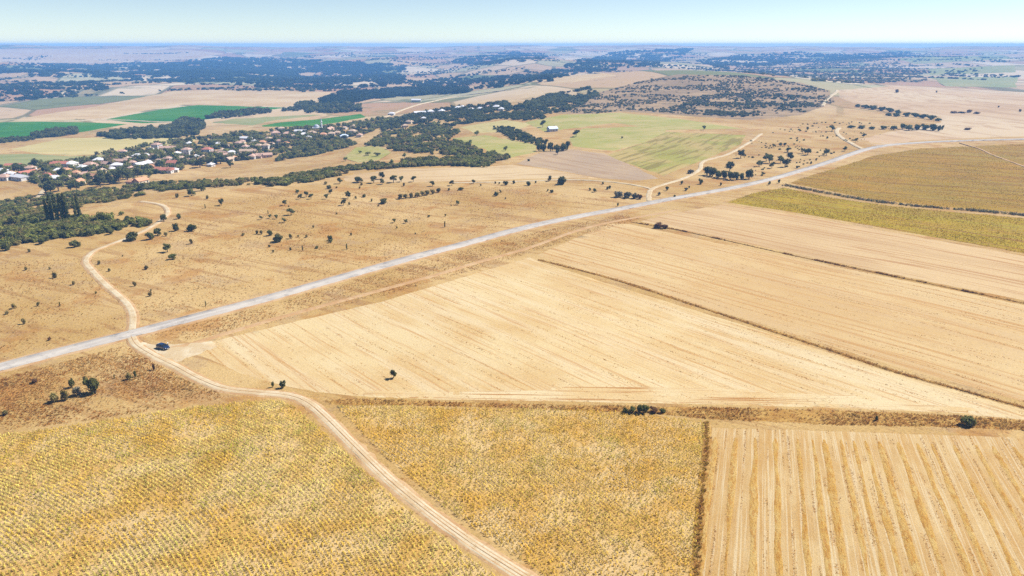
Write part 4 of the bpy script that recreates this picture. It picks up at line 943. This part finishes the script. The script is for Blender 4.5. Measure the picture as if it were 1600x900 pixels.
def build_house(loc, rz, sz, wall, roof, label, group, sc=1.0, name='house'):
    k = HK[sz]; L, W, H = k['size']; e = empty(name, loc, rz); e.scale = (sc, sc, sc)
    link('wall', mat_me(k['wall'], M_wall[wall]), None, e); r = link('roof', mat_me(k['roof'], M_roof[roof]), None, e)
    link('chimney', mat_me(k['chimney'], M_chim), None, r); link('door', mat_me(k['door'], M_door), None, e)
    wm = mat_me(k['win'], M_glass)
    for z in ([1.0] if H < 5 else [1.0, 3.9]):
        for fx in ((-.33, .33) if L < 15 else (-.4, -.2, .2, .4)):
            for s in (-1, 1):
                o = link('window', wm, None, e); o.location = (fx * L, s * W / 2 + (0 if s < 0 else -.05), z)
        for s in (-1, 1):
            o = link('window', wm, None, e); o.location = (s * L / 2 - (.02 if s > 0 else -.02), -W * .2, z); o.rotation_euler = (0, 0, math.pi / 2)
    tag(e, label, 'house', group); return e
for (u, v, sz, wa, ro) in HOUSES:
    g = P(u, v); key = (sz, wa, ro); cnt[key] = cnt.get(key, 0) + 1
    lab = '%s %s village house with %s roof' % (SZW[sz], {'blue': 'pale blue', 'pink': 'pinkish'}.get(wa, wa), RW[ro])
    if tot[key] > 1: lab += ', %s such from left' % nth(cnt[key])
    build_house(g, rad(random.choice([0, 0, 90, 15, -15, 20, 75, 160])) + random.uniform(-.15, .15), sz, wa, ro, lab, 'village houses', random.uniform(.82, 1.05) * (1.0 if u < 420 else 1.1))
gfh = P(863, 205)
build_house(gfh, rad(24), 'gable', 'white', 'blue', 'lone white farmhouse with pale blue roof among the meadows', None, 1.05, 'farmhouse')
# minaret and its mosque
gm = P(503, 203); em = empty('minaret', gm); sm_ = mpp(gm) * 17 / 21.0
def lathe(name, prof, n=16):
    V = []; F = []
    for i, (r, z) in enumerate(prof):
        for k in range(n): V.append((r * math.cos(6.2832 * k / n), r * math.sin(6.2832 * k / n), z))
        if i:
            for k in range(n): F.append(((i - 1) * n + k, (i - 1) * n + (k + 1) % n, i * n + (k + 1) % n, i * n + k))
    F.append(tuple(range(len(V) - n, len(V)))); return mesh(name, V, F)
em.scale = (sm_ * 1.3, sm_ * 1.3, sm_)
M_stone = plain('white_stone', (.8, .8, .8, 1), .8, .2); M_lead = plain('lead_cap', (.30, .33, .38, 1), .5, .4)
link('base', box_me('base', -1.5, 1.5, -1.5, 1.5, -.5, 4), M_stone, em); link('shaft', lathe('shaft', [(1.45, 3.8), (1.05, 5), (.95, 14), (.95, 14.2)]), M_stone, em)
link('balcony', lathe('balcony', [(.95, 13.4), (1.55, 14.2), (1.55, 15.1), (1.4, 15.1), (1.4, 14.3), (.7, 14.25)]), M_stone, em); link('upper_shaft', lathe('upper_shaft', [(.72, 14.2), (.72, 17.2), (.8, 17.2)]), M_stone, em)
link('cap', lathe('cap', [(.95, 17.2), (.7, 18.3), (.05, 21)]), M_lead, em)
tag(em, 'slim white minaret rising above the village roofs', 'minaret')
gq = P(495, 205); eq = empty('mosque', gq, rad(12)); eq.scale = (1, 1, 1)
link('wall', box_me('wall', -6, 6, -6, 6, -.6, 5.5), M_wall['white'], eq); link('drum', lathe('drum', [(4.3, 5.4), (4.3, 6.6)]), M_stone, eq)
link('dome', lathe('dome', [(4.4, 6.6), (4.2, 7.6), (3.3, 8.9), (1.8, 9.8), (.2, 10.2)]), M_lead, eq)
for s in (-3.5, 0, 3.5):
    o = link('window', mat_me(HK['mid']['win'], M_glass), None, eq); o.location = (s, -6, 2); o.scale = (1, 1, 1.6)
tag(eq, 'small domed white mosque beside the minaret', 'mosque')

# ------------------------------------------------------------------ the parked car and the person beside it
def skin_obj(name, pts, edges, radii, mat, parent, sub=2, root=0):
    me = bpy.data.meshes.new(name); me.from_pydata(pts, edges, []); me.update()
    o = link(name, me, mat, parent)
    md = o.modifiers.new('skin', 'SKIN')
    if not me.skin_vertices: me.attributes.new('skin', 'FLOAT', 'POINT')
    for i, r in enumerate(radii):
        sv = me.skin_vertices[0].data[i]; sv.radius = (r, r) if not isinstance(r, tuple) else r; sv.use_root = (i == root)
    md.use_smooth_shade = True
    s = o.modifiers.new('subsurf', 'SUBSURF'); s.levels = sub; s.render_levels = sub
    return o
M_paint = NT('dark_blue_paint'); M_paint.b.inputs['Roughness'].default_value = .14; M_paint.b.inputs['Specular IOR Level'].default_value = .5; M_paint.b.inputs['Coat Weight'].default_value = 1.0
M_paint = M_paint.done(M_paint.mix(M_paint.noise(4, 3), (.006, .016, .05, 1), (.009, .022, .065, 1)))
M_tint = plain('tinted_glass', (.012, .014, .018, 1), .06, .6); M_tyre = plain('tyre_rubber', (.02, .02, .02, 1), .85, .2); M_rim = plain('alloy_rim', (.6, .6, .62, 1), .3, .5, .7)
M_lamp = plain('headlamp_glass', (.75, .77, .78, 1), .1, .8); M_tail = plain('tail_lamp', (.35, .02, .02, 1), .2, .5); M_blk = plain('black_trim', (.02, .02, .022, 1), .6, .3); M_plate = plain('number_plate', (.75, .75, .75, 1), .5, .3)
def loft(name, secs, cap=True):
    V = []; F = []; n = len(secs[0])
    for i, sct in enumerate(secs):
        V += sct
        if i:
            for k in range(n): F.append(((i - 1) * n + k, (i - 1) * n + (k + 1) % n, i * n + (k + 1) % n, i * n + k))
    if cap: F.append(tuple(range(n - 1, -1, -1))); F.append(tuple(range(len(V) - n, len(V))))
    me = mesh(name, V, F); bm = bmesh.new(); bm.from_mesh(me); bmesh.ops.recalc_face_normals(bm, faces=bm.faces); bm.to_mesh(me); bm.free(); return me
def car(loc, rz):
    e = empty('parked_car', loc, rz)
    # lower body, front towards +X; each section: half width, bottom, shoulder height
    S = [(2.12, .70, .34, .62), (2.02, .82, .26, .78), (1.75, .88, .24, .90), (1.30, .90, .24, .96), (.80, .91, .24, 1.02), (0, .92, .24, 1.04), (-.9, .92, .24, 1.05), (-1.6, .91, .26, 1.06), (-1.98, .87, .30, 1.04), (-2.08, .78, .40, .96)]
    secs = []
    for x, w_, b, h in S:
        m = (b + h) / 2
        secs.append([(x, -w_ * .9, b), (x, -w_, b + .12), (x, -w_ * 1.01, m), (x, -w_ * .97, h - .07), (x, -w_ * .88, h), (x, 0, h + .03), (x, w_ * .88, h), (x, w_ * .97, h - .07), (x, w_ * 1.01, m), (x, w_, b + .12), (x, w_ * .9, b)])
    body = link('body', loft('body', secs), M_paint, e)
    # cabin: roof skin over glass
    C = [(.98, .80, 1.00), (.35, .72, 1.46), (-.35, .70, 1.54), (-1.2, .69, 1.52), (-1.72, .70, 1.40), (-2.0, .76, 1.02)]
    gs = [[(x, -.84, 1.0), (x, -w_, h - .06), (x, -w_ * .85, h - .015), (x, w_ * .85, h - .015), (x, w_, h - .06), (x, .84, 1.0)] for x, w_, h in C]
    link('glasshouse', loft('glasshouse', gs), M_tint, e)
    rs = [[(x, -w_ * 1.01, h - .07), (x, -w_ * .86, h + .01), (x, 0, h + .035), (x, w_ * .86, h + .01), (x, w_ * 1.01, h - .07)] for x, w_, h in C[1:5]]
    link('roof', loft('roof', rs), M_paint, e)
    for s in (-1, 1):
        for x0, x1, z1, wt in ((.95, .36, 1.44, .74), (-.28, -.34, 1.50, .73), (-1.10, -1.20, 1.48, .72), (-1.95, -1.70, 1.38, .73)):
            v, f = tube([(x0, s * .87, 1.0), (x1, s * wt, z1)], [.05, .045], 6); link('pillar', mesh('pillar', v, f), M_paint, e)
        link('headlight', box_me('headlight', 1.93, 2.08, min(s * .5, s * .78), max(s * .5, s * .78), .60, .76), M_lamp, e)
        link('tail_light', box_me('tail_light', -2.10, -2.0, min(s * .6, s * .8), max(s * .6, s * .8), .74, .98), M_tail, e)
        m = link('mirror', box_me('mirror', .62, .82, min(s * .92, s * 1.08), max(s * .92, s * 1.08), 1.02, 1.16), M_paint, e)
        for x in (.42, -.68):
            d = link('door', box_me('door', x - .53, x + .53, min(s * .90, s * .945), max(s * .90, s * .945), .36, .97), M_paint, e)
            link('handle', box_me('handle', x - .45, x - .27, min(s * .94, s * .97), max(s * .94, s * .97), .84, .88), M_blk, d)
    link('windscreen_wiper', box_me('windscreen_wiper', .92, .96, -.5, .4, 1.02, 1.05), M_blk, e)
    link('front_bumper', box_me('front_bumper', 2.0, 2.15, -.74, .74, .30, .46), M_blk, e); link('rear_bumper', box_me('rear_bumper', -2.14, -2.0, -.76, .76, .34, .52), M_blk, e)
    link('grille', box_me('grille', 2.06, 2.11, -.42, .42, .54, .66), M_blk, e); link('number_plate', box_me('number_plate', 2.15, 2.17, -.26, .26, .34, .44), M_plate, e)
    prof = [(.20, -.10), (.29, -.11), (.325, -.08), (.325, .08), (.29, .11), (.20, .10)]
    ty = lathe('tyre', prof, 20); ri = lathe('rim', [(.06, -.10), (.20, -.10), (.21, 0), (.20, .10), (.05, .115)], 10)
    ty.materials.append(M_tyre); ri.materials.append(M_rim)
    for x in (1.32, -1.30):
        for s in (-1, 1):
            wv = empty('wheel', (x, s * .84, .325)); wv.parent = e; wv.rotation_euler = (rad(-90 * s), 0, 0)
            link('tyre', ty, None, wv); link('rim', ri, None, wv)
    return tag(e, 'dark blue hatchback car parked on the clearing beside the road', 'car')
gc = P(254, 546)
zc = T1(gc[0], gc[1]) + float(layer_off(gc[0], gc[1], 4.5))
car((gc[0], gc[1] + .6, zc), rad(-26)).scale = (1.14, 1.14, 1.12)
def person(loc, rz):
    e = empty('person', loc, rz)
    M_skin = plain('skin_tone', (.46, .27, .19, 1), .6, .3); M_shirt = plain('white_shirt', (.80, .78, .76, 1), .85, .1); M_trou = plain('dark_trousers', (.03, .03, .04, 1), .85, .1); M_hair = plain('dark_hair', (.03, .02, .015, 1), .6, .3); M_shoe = plain('dark_shoe', (.03, .025, .02, 1), .6, .3)
    pts = [(0, 0, .95), (0, 0, 1.15), (0, 0, 1.38), (0, 0, 1.50), (.02, 0, 1.60), (.02, 0, 1.70)]; ed = [(0, 1), (1, 2), (2, 3), (3, 4), (4, 5)]; r = [(.11, .15), (.10, .14), (.11, .16), .055, .085, .07]
    for s in (-1, 1):
        b = len(pts); pts += [(0, s * .18, 1.40), (.0, s * .24, 1.14), (.10, s * .24, .92), (.13, s * .235, .85)]; r += [.06, .045, .035, .028]; ed += [(2, b), (b, b + 1), (b + 1, b + 2), (b + 2, b + 3)]
        for k in range(5):        # fingers, the thumb from the side of the palm
            f = len(pts); dx = (-.024 + .016 * k) if k < 4 else .035; base = (.135 + dx * .6, s * .235, .82) if k < 4 else (.15, s * .215, .85)
            pts += [base, (base[0] + .012, base[1] - s * .008, base[2] - (.05 if k < 4 else .035)), (base[0] + .02, base[1] - s * .02, base[2] - (.085 - abs(k - 1.5) * .008 if k < 4 else .055))]
            r += [.010, .009, .008]; ed += [(b + 3, f), (f, f + 1), (f + 1, f + 2)]
        b = len(pts); pts += [(0, s * .10, .86), (.01, s * .11, .48), (-.02, s * .11, .10), (.10, s * .12, .05)]; r += [.085, .058, .04, .036]; ed += [(0, b), (b, b + 1), (b + 1, b + 2), (b + 2, b + 3)]
    skin_obj('body', pts, ed, r, M_skin, e)
    sp = [(0, 0, .90), (0, 0, 1.15), (0, 0, 1.38), (0, 0, 1.47)]; se = [(0, 1), (1, 2), (2, 3)]; sr = [(.14, .18), (.13, .17), (.13, .18), .075]
    for s in (-1, 1): b = len(sp); sp += [(0, s * .19, 1.40), (0, s * .245, 1.16)]; sr += [.085, .07]; se += [(2, b), (b, b + 1)]
    skin_obj('shirt', sp, se, sr, M_shirt, e)
    tp = [(0, 0, .93)]; te = []; tr = [(.135, .17)]
    for s in (-1, 1): b = len(tp); tp += [(0, s * .10, .84), (.01, s * .11, .48), (-.02, s * .11, .11)]; tr += [.105, .078, .062]; te += [(0, b), (b, b + 1), (b + 1, b + 2)]
    skin_obj('trousers', tp, te, tr, M_trou, e)
    skin_obj('hair', [(-.02, 0, 1.66), (-.01, 0, 1.745)], [(0, 1)], [.088, .07], M_hair, e)
    for s in (-1, 1):
        skin_obj('shoe', [(-.05, s * .11, .045), (.06, s * .12, .05), (.14, s * .125, .035)], [(0, 1), (1, 2)], [.045, .048, .034], M_shoe, e, 1)
        skin_obj('eye', [(.105, s * .032, 1.655), (.112, s * .032, 1.655)], [(0, 1)], [.010, .009], M_hair, e, 1)
    skin_obj('nose', [(.10, 0, 1.645), (.125, 0, 1.62)], [(0, 1)], [.012, .014], M_skin, e, 1); skin_obj('mouth', [(.108, -.02, 1.585), (.108, .02, 1.585)], [(0, 1)], [.006, .006], M_tail, e, 1)
    for s in (-1, 1): skin_obj('ear', [(.015, s * .082, 1.66), (.01, s * .088, 1.62)], [(0, 1)], [.016, .014], M_skin, e, 1)
    return tag(e, 'person in white top and dark trousers standing behind the parked car', 'person')
gp = P(263, 541.5)
person((gp[0], gp[1], T1(gp[0], gp[1]) + float(layer_off(gp[0], gp[1], 4.5)) - .0), rad(200))

# ------------------------------------------------------------------ haze: the air of the whole view
hz_bm = bmesh.new(); bmesh.ops.create_cube(hz_bm, size=1)
for v_ in hz_bm.verts: v_.co = Vector((v_.co.x * 20600, v_.co.y * 20600, -60 if v_.co.z < 0 else 115))
hz_me = bpy.data.meshes.new('haze'); hz_bm.to_mesh(hz_me); hz_bm.free()
hm = bpy.data.materials.new('haze'); hm.use_nodes = True; hm.node_tree.nodes.clear()
ho = hm.node_tree.nodes.new('ShaderNodeOutputMaterial'); hv_ = hm.node_tree.nodes.new('ShaderNodeVolumePrincipled')
hv_.inputs['Color'].default_value = (.19, .47, 1.0, 1); hv_.inputs['Density'].default_value = 1.6e-4
hv_.inputs['Anisotropy'].default_value = 0.0
hm.node_tree.links.new(hv_.outputs[0], ho.inputs['Volume'])
tag(link('haze', hz_me, hm), 'pale blue summer haze over the far valley', 'haze', kind='stuff')
